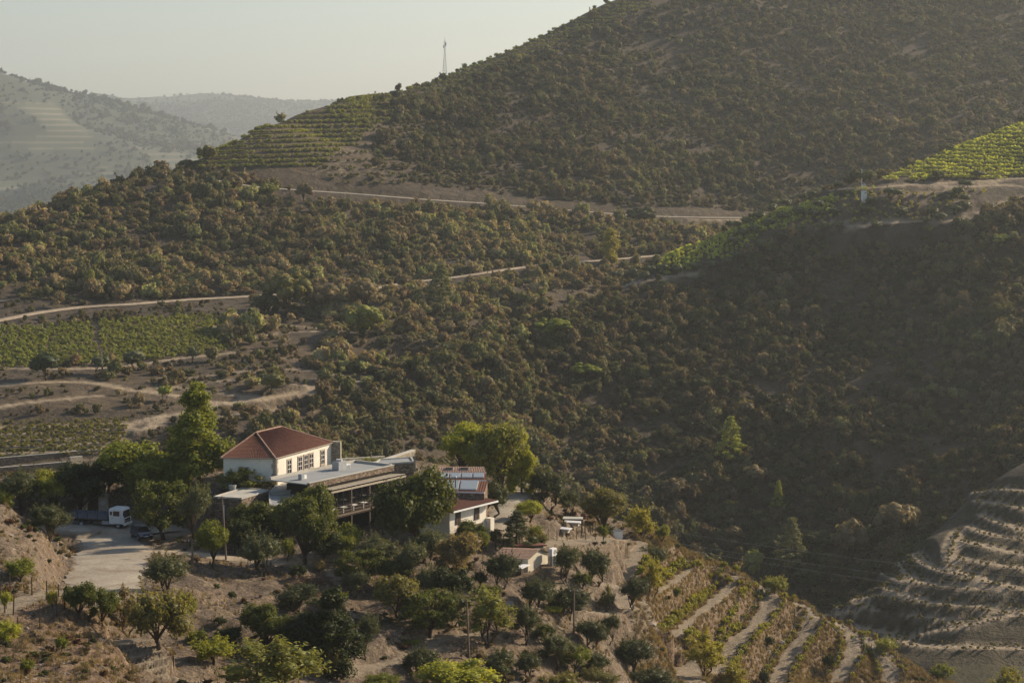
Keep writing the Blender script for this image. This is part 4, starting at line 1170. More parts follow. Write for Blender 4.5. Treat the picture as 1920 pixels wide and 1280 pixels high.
# --- the white farmhouse with the hipped tile roof
def farmhouse():
    c0, c1 = P3(517, 858, 257), P3(621, 829, 270)
    ez = c0.z
    C0 = Vector((c0.x, c0.y)); C1 = Vector((c1.x, c1.y))
    ax = Vector((-6.7, 0.5)); C3, C2 = C0 + ax, C1 + ax
    root = empty('farmhouse', (C0.x, C0.y, -44.6))
    tag(root, 'white farmhouse with dark red hipped tile roof and granite framed windows', 'house')
    off = Vector((-C0.x, -C0.y, 44.6))
    def B(b, name, m, par=root):
        b.v = [tuple(Vector(v) + off) for v in b.v]
        return b.build(name, M[m], par)
    z0 = -45.4
    B(MB().prism([C0, C1, C2, C3], z0, ez - 0.02), 'wall', 'white_wall')
    # granite quoins on the near corner
    for q in range(7):
        b = MB(); zz = z0 + 1.3 + q * 0.6
        if zz + 0.6 > ez: break
        t = (C1 - C0).normalized(); u = (C3 - C0).normalized(); l1, l2 = (0.55, 0.38) if q % 2 else (0.38, 0.55)
        b.prism([C0 + t * l1, C0 + t * l1 + Vector((-.02, .05)), C0 + u * l2 + Vector((0, .05)), C0 + u * l2, C0 - u * 0.0 + Vector((0.02, -0.04))][0:1] + [C0 + t * l1 + (-u) * 0.035, C0 - u * 0.035 - t * 0.035, C0 + u * l2 - t * 0.035, C0 + u * l2, C0], zz, zz + 0.57)
        b.f = b.f
        B(b, 'corner_stone', 'granite')
    R0, R1 = P3(480, 811, 262.6), P3(527, 800, 268.0)
    R1.z = R0.z
    o_ = 0.35
    cen = (C0 + C1 + C2 + C3) / 4
    def ov(p):
        d = (p - cen).normalized(); return (p.x + d.x * o_ * 1.2, p.y + d.y * o_ * 1.2, ez - 0.05)
    E0, E1, E2, E3 = ov(C0), ov(C1), ov(C2), ov(C3)
    rf = MB()
    rf.poly([E0, E1, tuple(R1), tuple(R0)]); rf.poly([E1, E2, tuple(R1)]); rf.poly([E2, E3, tuple(R0), tuple(R1)]); rf.poly([E3, E0, tuple(R0)]); rf.poly([E0, E3, E2, E1])
    roof = B(rf, 'roof', 'terracotta')
    b = MB()
    def tri(Ea, Eb, Rr, Rl):      # trapezoid clipped between hips by narrowing rows
        tiled(b, Ea, Eb, Rr, Rl)
    tri(E0, E1, tuple(R1), tuple(R0)); tri(E3, E0, tuple(R0 + Vector((0.02, 0, 0))), tuple(R0)); tri(E1, E2, tuple(R1), tuple(R1)); tri(E2, E3, tuple(R0), tuple(R1))
    b.v = [tuple(Vector(v) + off) for v in b.v]
    tag(b.build('roof_tiles', M['terracotta'], roof), kind='stuff')
    for a, c in ((E0, R0), (R0, R1), (R1, E1), (R0, E3), (R1, E2)):
        b = MB(); a_, c_ = Vector(a), Vector(c); k = int((c_ - a_).length / 0.4)
        b.tube([tuple(a_.lerp(c_, i / k) + Vector((0, 0, 0.05 + 0.02 * (i % 2)))) for i in range(k + 1)], 0.12, 6)
        B(b, 'ridge_tiles', 'terracotta_pale')
    # eave moulding and gutter pipe
    for a, c in ((E0, E1), (E3, E0)):
        b = MB(); b.tube([a, c], 0.07, 6); B(b, 'gutter', 'granite')
    b = MB(); q = C0 + (C0 - C3).normalized() * 0.12; b.tube([(q.x, q.y - .1, ez), (q.x, q.y - .1, z0 + 1)], 0.06, 6); B(b, 'downpipe', 'grey_metal')
    Lw = (C1 - C0).length
    def W(a, c, s, zt, w, h, **k):
        f = window(root, a, c, s, zt - h, w, h, **k); f.location = f.location + off
    for s in (3.3, 6.0, 7.5, 8.9, 11.9): W(C0, C1, s, ez - 0.75, 0.85, 1.75)
    W(C3, C0, 2.6, ez - 1.35, 1.0, 1.5, surround='granite', bars=False, glass='dark_interior')
    # return wall at the far end
    p0 = P3(613, 833, 269.5); q0 = P3(631, 829, 271.5)
    b = MB(); b.prism([(C1.x + .05, C1.y + .05), (C1.x + 1.2, C1.y - 0.1), (C1.x + 1.3, C1.y + 0.9), (C1.x + 0.1, C1.y + 1.2)], z0 - 1, ez + 0.1)
    B(b, 'end_buttress', 'pale_stone')
farmhouse()

# --- long flat-roofed restaurant wing with slatted canopy and two storeys of galleries
def wing():
    A0, A1 = P3(620, 922, 249.8), P3(757, 889, 262.0)
    z = A0.z
    a, c = Vector((A0.x, A0.y)), Vector((A1.x, A1.y))
    t = (c - a).normalized(); nb = Vector((-t.y, t.x))       # back, away from the terrace
    Lg = (c - a).length
    root = empty('restaurant_wing', (a.x, a.y, -49.6), math.atan2(t.y, t.x))
    tag(root, 'long two storey gallery building with slatted canopy on thin posts and flat grey roof', 'building')
    def q(u, v, w): return (u, v, w + 49.6)
    zf = z + 0.0
    # interior volume set back
    MB().box(q(Lg / 2, 4.6, (z + 0.4 - 50.2) / 2), (Lg, 5.0, z + 0.4 + 50.2)).build('wall', M['dark_interior'], root)
    # stone parapet above the canopy and the felt roof
    MB().box(q(Lg / 2 - 0.5, 2.2, z + 0.75), (Lg + 2.2, 0.35, 0.7)).build('parapet', M['schist'], root)
    MB().box(q(Lg / 2 - 0.5, 2.2, z + 1.13), (Lg + 2.3, 0.45, 0.07)).build('coping', M['concrete'], root)
    MB().box(q(Lg / 2 - 0.5, 5.3, z + 0.9), (Lg + 2.2, 5.9, 0.12)).build('flat_roof', M['roof_felt'], root)
    MB().box(q(Lg / 2 - 0.5, 8.4, z + 1.1), (Lg + 2.2, 0.3, 0.35)).build('coping', M['concrete'], root)
    MB().box(q(Lg + 0.5, 5.3, z + 1.1), (0.3, 5.8, 0.3)).build('coping', M['concrete'], root)
    # canopy slats
    n = 44
    for i in range(n):
        sl = MB().box((0, 0, 0), (Lg / n * 0.93, 2.5, 0.05), 0, -0.10)
        if i == 0: me = sl.mesh('slat', M['canopy'])
        link('slat', me, root, q((i + 0.5) * Lg / n, 1.0, z + 0.14 + 0.02 * ((i * 7) % 3 == 0)))
    MB().box(q(Lg / 2, -0.22, z - 0.05), (Lg + 0.3, 0.12, 0.22)).build('canopy_beam', M['canopy'], root)
    MB().box(q(Lg / 2, 0.6, z - 3.25), (Lg, 1.9, 0.3)).build('gallery_floor', M['dark_wood'], root)
    MB().box(q(Lg / 2, -0.4, z - 3.1), (Lg, 0.08, 0.22)).build('floor_edge', M['brown_metal'], root)
    for i in range(5):
        u = 0.1 + (Lg - 0.2) * i / 4
        MB().box(q(u, -0.25, z - 3.6), (0.12, 0.12, 7.0)).build('post', M['brown_metal'], root)
    for k in (0.35, 0.7, 1.0):
        MB().box(q(Lg / 2, -0.38, z - 3.0 + k), (Lg, 0.04, 0.05)).build('handrail', M['brown_metal'], root)
    for i in range(12):
        u = (i + 0.5) * Lg / 12
        b = MB().box(q(u, 2.06, z - 1.5), (0.95, 0.06, 2.4)); b.build('window_pane', M['glass'], root)
        MB().box(q(u + Lg / 24, 2.02, z - 1.5), (0.08, 0.1, 2.6)).build('mullion', M['brown_metal'], root)
    for i in range(7):      # tables with pale cloths on the gallery
        u = 1.0 + i * 2.0
        o = MB().box((0, 0, 0.74), (0.8, 0.7, 0.05)).box((0, 0, 0.36), (0.1, 0.1, 0.72)).build('table', M['white_paint'])
        p = root.matrix_basis @ Vector((0, 0, 0))
        m4 = Matrix.Translation(root.location) @ Matrix.Rotation(root.rotation_euler[2], 4, 'Z')
        o.location = m4 @ Vector(q(u, 0.45, z - 3.1)); o.rotation_euler = (0, 0, root.rotation_euler[2])
        tag(o, ['first and nearest', 'second', 'third', 'fourth', 'fifth', 'sixth', 'last and farthest'][i] + ' small white table on the upper gallery of the long building', 'table', 'white tables on the gallery')
    m4 = Matrix.Translation(root.location) @ Matrix.Rotation(root.rotation_euler[2], 4, 'Z')
    def at(u, v, w): return m4 @ Vector(q(u, v, w))
    rz = root.rotation_euler[2]
    # roof plant
    r = empty('air_handler', at(9.3, 6.2, z + 0.97), rz)
    tag(r, 'large grey ventilation unit standing on the flat roof', 'ventilation unit')
    MB().box((0, 0, 0.55), (1.6, 1.1, 1.1)).build('casing', M['grey_metal'], r)
    MB().tube([(0, 0, 1.1), (0, 0, 1.35)], 0.42, 12).build('fan_hood', M['steel'], r)
    MB().box((1.35, 0, 0.5), (0.9, 0.9, 0.08)).box((1.0, 0.4, 0.25), (.06, .06, .5)).box((1.7, -0.4, 0.25), (.06, .06, .5)).box((1.7, 0.4, 0.25), (.06, .06, .5)).build('duct_stand', M['white_paint'], r)
    r = empty('roof_vent', at(0.6, 5.2, z + 0.97), rz)
    tag(r, 'small grey box vent at the near end of the flat roof', 'vent')
    MB().box((0, 0, 0.35), (0.55, 0.55, 0.7)).build('casing', M['grey_metal'], r)
    MB().box((0.5, 0, 0.3), (0.5, 0.5, 0.5)).build('side_box', M['white_paint'], r)
wing()

def flatblock(name, label, corners_px, z, zb, wallm, topm, edge=0.12, cat='building'):
    """low block whose roof corners are seen at the given pixels; z level of the roof"""
    pts = []
    for px, py in corners_px:
        a, t = ray(px, py); d = z / t
        pts.append((a * d, d))
    o0 = Vector((pts[0][0], pts[0][1], zb))
    root = empty(name, o0)
    tag(root, label, cat)
    P_ = [(p[0] - o0.x, p[1] - o0.y) for p in pts]
    MB().prism(P_, 0, z - zb - 0.1).build('wall', M[wallm], root)
    c = sum((Vector(p) for p in P_), Vector((0, 0))) / len(P_)
    big = [tuple(c + (Vector(p) - c) * 1.05) for p in P_]
    MB().prism(big, z - zb - 0.1, z - zb).build('roof_slab', M[topm], root)
    k = len(P_)
    for i in range(k):
        a, b_ = Vector(big[i]), Vector(big[(i + 1) % k])
        q = MB(); wallmesh(q, a, b_, z - zb + 0.002, z - zb + edge, 0.2)
        q.build('coping', M['concrete'], root)
    return root, P_
# stone store at the left with a pale flat roof
r, q = flatblock('stone_store', 'low rubble stone outbuilding with pale flat roof left of the long building', [(453, 934), (505, 919), (455, 915), (402, 931)], -43.9, -49.0, 'schist', 'concrete', 0.1)
t_ = Vector(q[1]) - Vector(q[0]); rz_ = math.atan2(t_.y, t_.x)
MB().box((q[0][0] + t_.x * 0.55, q[0][1] + t_.y * 0.55 - 0.02, 2.2), (1.6, 0.3, 0.7), rz_).build('window_slot', M['dark_interior'], r)
MB().box((q[0][0] + t_.x * 0.5, q[0][1] + t_.y * 0.5 - 0.1, 2.75), (2.3, 0.35, 0.22), rz_).build('lintel', M['concrete'], r)
o = MB().tube([(0, 0, 0), (0, 0, 0.45)], 0.45, 12).tube([(0, 0, 0.45), (0, 0, 0.55)], 0.5, 12).build('water_tank', M['concrete'], None, False, P3(436, 921, 254) + Vector((0, 0, -0.1)))
o.location.z = -43.88
tag(o, 'small round tank on the flat roof of the stone store', 'tank')
o = MB().tube([(0, 0, -4.5), (0, 0, 0)], 0.07, 6).build('rain_pipe', M['white_paint'], r, False, (-2.2, 0.3, 4.2))
# white porch slab between store and house
flatblock('porch', 'thin white porch slab roof at the foot of the farmhouse wall', [(508, 922), (604, 914), (600, 899), (520, 908)], -43.9, -44.5, 'cream_wall', 'concrete', 0.08, 'porch')
flatblock('dining_room', 'dark flat roofed room between the stone store and the gallery trees', [(508, 948), (620, 934), (612, 912), (506, 922)], -44.3, -49.4, 'dark_interior', 'roof_felt', 0.1)
# blocks behind the wing
flatblock('kitchen_block', 'flat roofed block with pale parapet behind the ventilation unit', [(700, 872), (775, 866), (770, 858), (712, 862)], -42.7, -46.5, 'schist', 'roof_felt', 0.15)
def stone_wall():
    a, b_ = P3(702, 868, 268), P3(779, 843, 281)
    root = empty('stone_wall', (a.x, a.y, -46))
    tag(root, 'pale stone wall climbing away behind the flat roofs', 'wall')
    dx, dy = b_.x - a.x, b_.y - a.y
    t = Vector((dx, dy)).normalized(); nn = Vector((-t.y, t.x)) * 0.6
    MB().prism([(0, 0), (dx, dy), (dx + nn.x, dy + nn.y), (nn.x, nn.y)], 0, [a.z + 45.9, b_.z + 45.9, b_.z + 45.9, a.z + 45.9]).build('masonry', M['pale_stone'], root)
    MB().prism([(0, 0), (dx, dy), (dx + nn.x, dy + nn.y), (nn.x, nn.y)], [a.z + 45.9] * 1 + [b_.z + 45.9] * 2 + [a.z + 45.9], [a.z + 46.05, b_.z + 46.05, b_.z + 46.05, a.z + 46.05]).build('coping', M['concrete'], root)
stone_wall()
def parapet_wall(name, label, p, q_, h, th, m, cat='wall', base=1.0):
    t = Vector((q_.x - p.x, q_.y - p.y)).normalized(); nn = Vector((-t.y, t.x)) * th
    root = empty(name, (p.x, p.y, p.z))
    tag(root, label, cat)
    dx, dy = q_.x - p.x, q_.y - p.y; dz = q_.z - p.z
    MB().prism([(0, 0), (dx, dy), (dx + nn.x, dy + nn.y), (nn.x, nn.y)], [-base, dz - base, dz - base, -base], [h, dz + h, dz + h, h]).build('masonry', M[m], root)
    MB().prism([(0, 0), (dx, dy), (dx + nn.x, dy + nn.y), (nn.x, nn.y)], [h, dz + h, dz + h, h], [h + .08, dz + h + .08, dz + h + .08, h + .08]).build('coping', M['concrete'], root)
    return root
parapet_wall('garden_wall', 'low pale wall edging the terrace behind the farmhouse', P3(628, 872, 286), P3(722, 866, 292), 0.8, 0.4, 'pale_stone')

# --- the red-roofed annex with the solar panels
def annex():
    A0, A1 = P3(843, 957, 248.0), P3(911, 939, 254.2)
    ez = A0.z; A1.z = ez
    a, c = Vector((A0.x, A0.y)), Vector((A1.x, A1.y))
    t = (c - a).normalized(); rz = math.atan2(t.y, t.x); Lg = (c - a).length
    zb = -50.2
    root = empty('white_annex', (a.x, a.y, zb), rz)
    tag(root, 'white rendered house with low red roof and two brown shutters', 'house')
    H = ez - zb
    MB().box((Lg / 2, 3.0, H / 2), (Lg, 6.0, H)).build('wall', M['white_wall'], root)
    # roof slab, tipped towards the camera
    rf = MB()
    e = [(-0.5, -0.9, H + 0.05), (Lg + 1.3, -0.9, H + 0.05), (Lg + 0.6, 6.4, H + 0.55), (-0.5, 6.4, H + 0.55)]
    rf.v = [v for v in e] + [(v[0], v[1], v[2] - 0.22) for v in e]
    rf.f = [(0, 1, 2, 3), (7, 6, 5, 4), (0, 4, 5, 1), (1, 5, 6, 2), (2, 6, 7, 3), (3, 7, 4, 0)]
    roof = rf.build('roof', M['red_sheet'], root)
    MB().box((Lg / 2 + 0.4, -0.96, H - 0.02), (Lg + 1.8, 0.1, 0.2)).build('fascia', M['white_paint'], root)
    b = MB(); tiled(b, e[0], e[1], e[2], e[3], 0.3, 0.4, 0.05)
    b.v = [(v[0], v[1], v[2] + 0.01) for v in b.v]
    tag(b.build('roof_tiles', M['terracotta'], roof), kind='stuff')
    for s, zt in ((1.7, H - 0.35), (5.6, H - 0.35)):
        f = empty('window', (s, 0, zt - 0.8), 0, root)
        MB().box((0, -0.03, 0), (1.05, 0.1, 1.6)).build('window_frame', M['shutter'], f)
        MB().box((-0.26, -0.09, 0), (0.44, 0.03, 1.45)).build('shutter', M['dark_wood'], f)
        MB().box((0.26, -0.09, 0), (0.44, 0.03, 1.45)).build('shutter', M['dark_wood'], f)
    MB().box((5.9, -0.03, 1.2), (1.9, 0.1, 2.1)).build('garage_door', M['brown_metal'], root)
    MB().box((2.2, -0.03, 1.0), (2.4, 0.1, 1.7)).build('doorway', M['dark_interior'], root)
    MB().box((Lg + 0.35, -0.35, 1.35), (0.8, 0.8, 2.7)).build('corner_pillar', M['white_wall'], root)
    # low pitched roofs stepping up behind
    def sloped(name, label, pts_px, z_eave, z_top, zb_, m_):
        P_ = []
        for i, (px, py) in enumerate(pts_px):
            z = z_eave if i < 2 else z_top
            aa, tt = ray(px, py); d = z / tt
            P_.append(Vector((aa * d, d, z)))
        o0 = Vector((P_[0].x, P_[0].y, zb_))
        r = empty(name, o0); tag(r, label, 'building')
        L = [p - o0 for p in P_]
        MB().prism([(p.x, p.y) for p in L], 0, [p.z - 0.12 for p in L]).build('wall', M['schist'], r)
        rr = MB().prism([(p.x, p.y) for p in L], [p.z - 0.118 for p in L], [p.z for p in L]).build('roof', M[m_], r)
        b = MB(); tiled(b, L[0], L[1], L[2], L[3], 0.3, 0.4, 0.05)
        b.v = [(v[0], v[1], v[2] + 0.01) for v in b.v]
        tag(b.build('roof_tiles', M['terracotta' if m_ == 'red_sheet' else 'terracotta_pale'], rr), kind='stuff')
        e0, e1 = L[0], L[1]
        q = MB(); q.tube([tuple(e0 + Vector((0, 0, -0.05))), tuple(e1 + Vector((0, 0, -0.05)))], 0.09, 6); q.build('eave_board', M['white_paint'], r)
        return r, P_
    r1, A = sloped('lower_roof_block', 'low red roofed block carrying two large solar panels', [(826, 921), (908, 923), (914, 902), (828, 901)], -44.35, -43.75, -49, 'red_sheet')
    r2, B2 = sloped('middle_roof_block', 'red roofed block with a row of four solar panels', [(818, 900), (912, 900), (912, 887), (820, 887)], -43.72, -43.35, -48, 'red_sheet')
    r3, C_ = sloped('rear_roof_block', 'long narrow rear roof with pale tiles and dark skylights', [(822, 886), (912, 886), (908, 875), (826, 875)], -43.35, -43.0, -47, 'terracotta_pale')
    def panel(label, P_, u0, u1, v0, v1, cat='solar panel', group=None, m_='solar', lift=0.12):
        def at(u, v): return P_[0].lerp(P_[1], u).lerp(P_[3].lerp(P_[2], u), v)
        q = [at(u0, v0), at(u1, v0), at(u1, v1), at(u0, v1)]
        o0 = q[0] + Vector((0, 0, 0.09))
        r = empty('solar_panel' if m_ == 'solar' else 'skylight', o0); tag(r, label, cat, group)
        Lq = [p - q[0] for p in q]
        MB().prism([(p.x, p.y) for p in Lq], [p.z for p in Lq], [p.z + lift for p in Lq]).build('frame', M['steel'], r)
        cc = sum(Lq, Vector()) / 4; Lg_ = [cc + (p - cc) * 0.93 for p in Lq]
        MB().prism([(p.x, p.y) for p in Lg_], [p.z + lift + .002 for p in Lg_], [p.z + lift + 0.03 for p in Lg_]).build('glazing', M[m_], r)
    panel('left one of the two large solar panels above the red roof', A, 0.03, 0.40, 0.12, 0.92, group='large solar panels')
    panel('right one of the two large solar panels above the red roof', A, 0.43, 0.82, 0.12, 0.92, group='large solar panels')
    for i, w_ in enumerate(('leftmost', 'second', 'third', 'rightmost')):
        panel(f'{w_} panel in the row of four narrow solar panels', B2, 0.03 + i * 0.235, 0.245 + i * 0.235, 0.2, 0.85, group='row of four solar panels')
    for u in (0.12, 0.45): panel(f'dark flat skylight on the rear roof, {"left" if u < .3 else "right"} one', C_, u, u + 0.18, 0.3, 0.7, 'skylight', 'rear roof skylights', 'dark_interior', 0.08)
    r = empty('flue', P3(854, 903, 255)); r.location.z = -43.5
    tag(r, 'thin metal flue pipe between the rows of solar panels', 'chimney')
    MB().tube([(0, 0, -0.3), (0, 0, 1.0)], 0.08, 8).build('pipe', M['brown_metal'], r)
    MB().tube([(0, 0, 1.0), (0, 0, 1.15)], [0.2, 0.12], 8).build('cowl', M['steel'], r)
annex()

# --- garden shed
def shed():
    a = place(988, 1084, 225, 260); c = place(1028, 1074, 225, 262)
    a, c = P3(990, 1086, 241.5), P3(1027, 1076, 245.5)
    t = Vector((c.x - a.x, c.y - a.y)).normalized(); rz = math.atan2(t.y, t.x); Lg = math.hypot(c.x - a.x, c.y - a.y)
    root = empty('garden_shed', (a.x, a.y, -52.6), rz)
    tag(root, 'small cream shed with tiled roof among the olive trees', 'shed')
    W_ = 4.0
    g_ = MB()   # right-hand gable wall faces the camera; body runs to the left
    ob = Vector((-math.sin(rz), math.cos(rz)))
    u = Vector((-1, 0.18)).normalized()
    m2 = Matrix.Rotation(-rz, 2)
    ul = m2 @ u
    p0, p1 = Vector((0, 0)), Vector((Lg, 0)); p2, p3 = p1 + ul * W_, p0 + ul * W_
    zr = [2.6, 2.75, 3.0, 2.6]
    MB().prism([p0, p1, p2, p3], 0, [2.55, 2.35, 2.35, 2.55]).build('wall', M['cream_wall'], root)
    rf = MB(); ex = ul * 0.3; s_ = Vector((-0.3, 0)); 
    apex = (p0 + p1) / 2
    z1 = 3.3
    L = [Vector((*(p0 - ex + s_), 2.5)), Vector((*(p3 + ex + s_), 2.5)), Vector((*(apex + ul * W_ + ex), z1)), Vector((*(apex - ex), z1)), Vector((*(p2 + ex - s_), 2.35)), Vector((*(p1 - ex - s_), 2.35))]
    rf.poly([L[0], L[3], L[2], L[1]]); rf.poly([L[3], L[5], L[4], L[2]])
    rf.poly([(p0.x, p0.y, 2.54), (p1.x, p1.y, 2.34), (apex.x, apex.y, z1 - 0.03)])
    roof = rf.build('roof', M['cream_wall'], root)
    b = MB(); tiled(b, L[1], L[0], L[3], L[2], 0.26, 0.36, 0.06); tiled(b, L[5], L[4], L[2], L[3], 0.26, 0.36, 0.06)
    tag(b.build('roof_tiles', M['terracotta_pale'], roof), kind='stuff')
    MB().box((-1.6, 0.05, 1.9), (2.4, 1.4, 0.08), 0.1).build('awning', M['white_paint'], root)
    MB().box((-0.9, 0.25, 0.9), (0.9, 0.08, 1.7), 0.1).build('door', M['dark_wood'], root)
    r = empty('air_conditioner', (a.x + 3.0, a.y + 3.0, -50.3), rz); tag(r, 'white air conditioner unit beside the shed roof', 'air conditioner')
    MB().box((0, 0, 0.45), (1.1, 0.5, 0.9)).build('casing', M['white_paint'], r)
    MB().tube([(0.15, -0.26, 0.45), (0.15, -0.29, 0.45)], 0.32, 12).build('fan_grille', M['grey_metal'], r)
    MB().box((-0.3, 0, -0.6), (0.1, 0.4, 1.3)).box((0.35, 0, -0.6), (0.1, 0.4, 1.3)).build('bracket', M['grey_metal'], r)
    p = P3(972, 1037, 248); r = empty('lean_to', (p.x, p.y, -52), 0.15); tag(r, 'low lean-to with a flat brown roof just behind the shed', 'lean-to')
    MB().box((1.6, 1.2, 0.9), (3.4, 2.4, 1.9)).build('wall', M['cream_wall'], r)
    MB().box((1.6, 1.2, 2.0), (3.8, 2.8, 0.14), 0, -0.12).build('roof', M['terracotta'], r)
shed()

# --- gate pillars and the white yard wall
for px, lab_ in ((155, 'left stone gate pillar with a pointed finial behind the truck'), (195, 'right stone gate pillar with a pointed finial by the truck')):
    p = P3(px, 966, 263)
    r = empty('gate_pillar', (p.x, p.y, -48.3)); tag(r, lab_, 'gate pillar', 'stone gate pillars')
    MB().box((0, 0, 0.9), (1.15, 1.15, 2.2)).build('shaft', M['granite'], r)
    MB().box((0, 0, 2.08), (1.4, 1.4, 0.16)).box((0, 0, 2.28), (1.0, 1.0, 0.24)).build('cap', M['granite'], r)
    b = MB(); b.tube([(0, 0, 2.4), (0, 0, 2.6), (0, 0, 2.8), (0, 0, 3.0), (0, 0, 3.7)], [0.3, 0.15, 0.3, 0.16, 0.03], 8); b.build('finial', M['granite'], r, True)
    if px > 180:
        b = MB(); b.tube([(0, -0.58, 1.25), (0, -0.62, 1.25)], 0.36, 16); b.build('medallion', M['concrete'], r)
parapet_wall('yard_wall', 'whitewashed wall beside the left gate pillar', P3(122, 972, 262), P3(150, 962, 264), 1.1, 0.3, 'cream_wall')

# --- far and mid-ground stonework
parapet_wall('ruin_wall', 'low grey ruined wall at the far left above the track', P3(-20, 572, 612), P3(34, 568, 616), 0.9, 0.6, 'schist', base=2)
for (x0, y0, x1, y1, d0, d1, h, lab_) in ((-30, 872, 215, 850, 424, 436, 1.2, 'long dark stone terrace wall under the stepped vineyard'), (-30, 884, 150, 868, 416, 426, 0.5, 'lower stone kerb wall of the bottom terrace'),
                                          (132, 866, 155, 864, 424, 426, 1.0, 'short pale stone block on the terrace wall')):
    parapet_wall('terrace_wall', lab_, P3(x0, y0, d0), P3(x1, y1, d1), h, 0.5, 'schist' if h != 1.0 else 'pale_stone', base=2.5)

# --- truck
def wheel(parent, x, y, r, w, double=False):
    f = empty('wheel', (x, y, r), 0, parent)
    MB().tube([(0, -w / 2, 0), (0, w / 2, 0)], r, 18).build('tyre', M['black_rubber'], f, True)
    MB().tube([(0, -w / 2 - 0.01, 0), (0, w / 2 + 0.01, 0)], r * 0.5, 12).build('rim', M['grey_metal'], f)
def truck():
    p = place(228, 991, 235, 265)
    root = empty('flatbed_truck', (p.x - 0.3, p.y, p.z + 0.17), R(-14))
    tag(root, 'old flatbed truck with white cab and dark blue grey sides parked in the yard', 'truck')
    # x forward, cab at +x; origin under the cab
    MB().box((-2.6, -0.42, 0.85), (7.6, 0.14, 0.24)).box((-2.6, 0.42, 0.85), (7.6, 0.14, 0.24)).build('chassis', M['black_rubber'], root)
    cab = MB()
    prof = [(-0.85, 0.62), (1.10, 0.62), (1.16, 1.35), (0.98, 2.38), (0.80, 2.55), (-0.80, 2.58), (-0.88, 2.45)]
    k = len(prof); w = 1.14
    cab.v = [(x, -w, z) for x, z in prof] + [(x, w, z) for x, z in prof]
    cab.f = [tuple(range(k)), tuple(reversed(range(k, 2 * k)))] + [(i, k + i, k + (i + 1) % k, (i + 1) % k) for i in range(k)]
    c = cab.build('cab', M['white_paint'], root)
    bv = c.modifiers.new('bevel', 'BEVEL'); bv.width = 0.06; bv.segments = 2
    ws = MB(); n = Vector((1.03, 0, 0.18)).normalized() * 0.012
    ws.poly([(1.15 + .012, -0.98, 1.45), (1.15 + .012, 0.98, 1.45), (1.01 + .012, 0.95, 2.28), (1.01 + .012, -0.95, 2.28)]).build('windscreen', M['glass'], root)
    for s in (-1, 1):
        d = empty('door', (0, s * 1.152, 0), 0, root)
        MB().box((0.12, 0, 1.35), (1.15, 0.02, 1.3)).build('door_panel', M['white_paint'], d)
        MB().box((0.16, s * 0.016, 1.98), (0.85, 0.02, 0.62)).build('side_window', M['glass'], d)
        MB().box((-0.35, s * 0.03, 1.45), (0.16, 0.03, 0.04)).build('handle', M['black_rubber'], d)
        MB().box((1.2, s * 1.22, 1.95), (0.08, 0.18, 0.42)).build('mirror', M['black_rubber'], root)
        MB().box((1.175, s * 0.78, 0.92), (0.05, 0.36, 0.2)).build('headlight', M['lamp_glass'], root)
        MB().box((-0.55, s * 1.156, 2.0), (0.3, 0.02, 0.45)).build('rear_window', M['glass'], root)
        MB().box((0.5, s * 1.05, 0.62), (0.9, 0.3, 0.12)).build('mudguard', M['black_rubber'], root)
    MB().box((1.17, 0, 1.16), (0.05, 1.5, 0.24)).build('grille', M['black_rubber'], root)
    MB().box((1.22, 0, 0.62), (0.22, 2.25, 0.26)).build('bumper', M['white_paint'], root)
    MB().box((1.2, 0, 0.92), (0.03, 1.1, 0.1)).build('bumper_slot', M['black_rubber'], root)
    bed = empty('flatbed', (-3.75, 0, 1.12), 0, root)
    MB().box((0, 0, 0), (5.4, 2.3, 0.12)).build('bed_floor', M['dark_wood'], bed)
    for s in (-1, 1):
        for i in range(4):
            MB().box((-2.02 + i * 1.35, s * 1.17, 0.36), (1.29, 0.05, 0.6)).build('side_board', M['truck_grey'], bed)
        for i in range(5):
            MB().box((-2.69 + i * 1.35, s * 1.19, 0.36), (0.06, 0.08, 0.68)).build('stake', M['black_rubber'], bed)
    MB().box((-2.7, 0, 0.36), (0.05, 2.3, 0.6)).build('tail_board', M['truck_grey'], bed)
    MB().box((2.72, 0, 0.75), (0.06, 2.2, 1.35)).build('head_board', M['truck_grey'], bed)
    for x in (0.35, -4.6):
        for s in (-1, 1): wheel(root, x, s * 0.95, 0.48, 0.34 if x > 0 else 0.5)
    MB().box((-1.4, -0.9, 0.75), (0.9, 0.4, 0.45)).build('fuel_tank', M['grey_metal'], root)
truck()

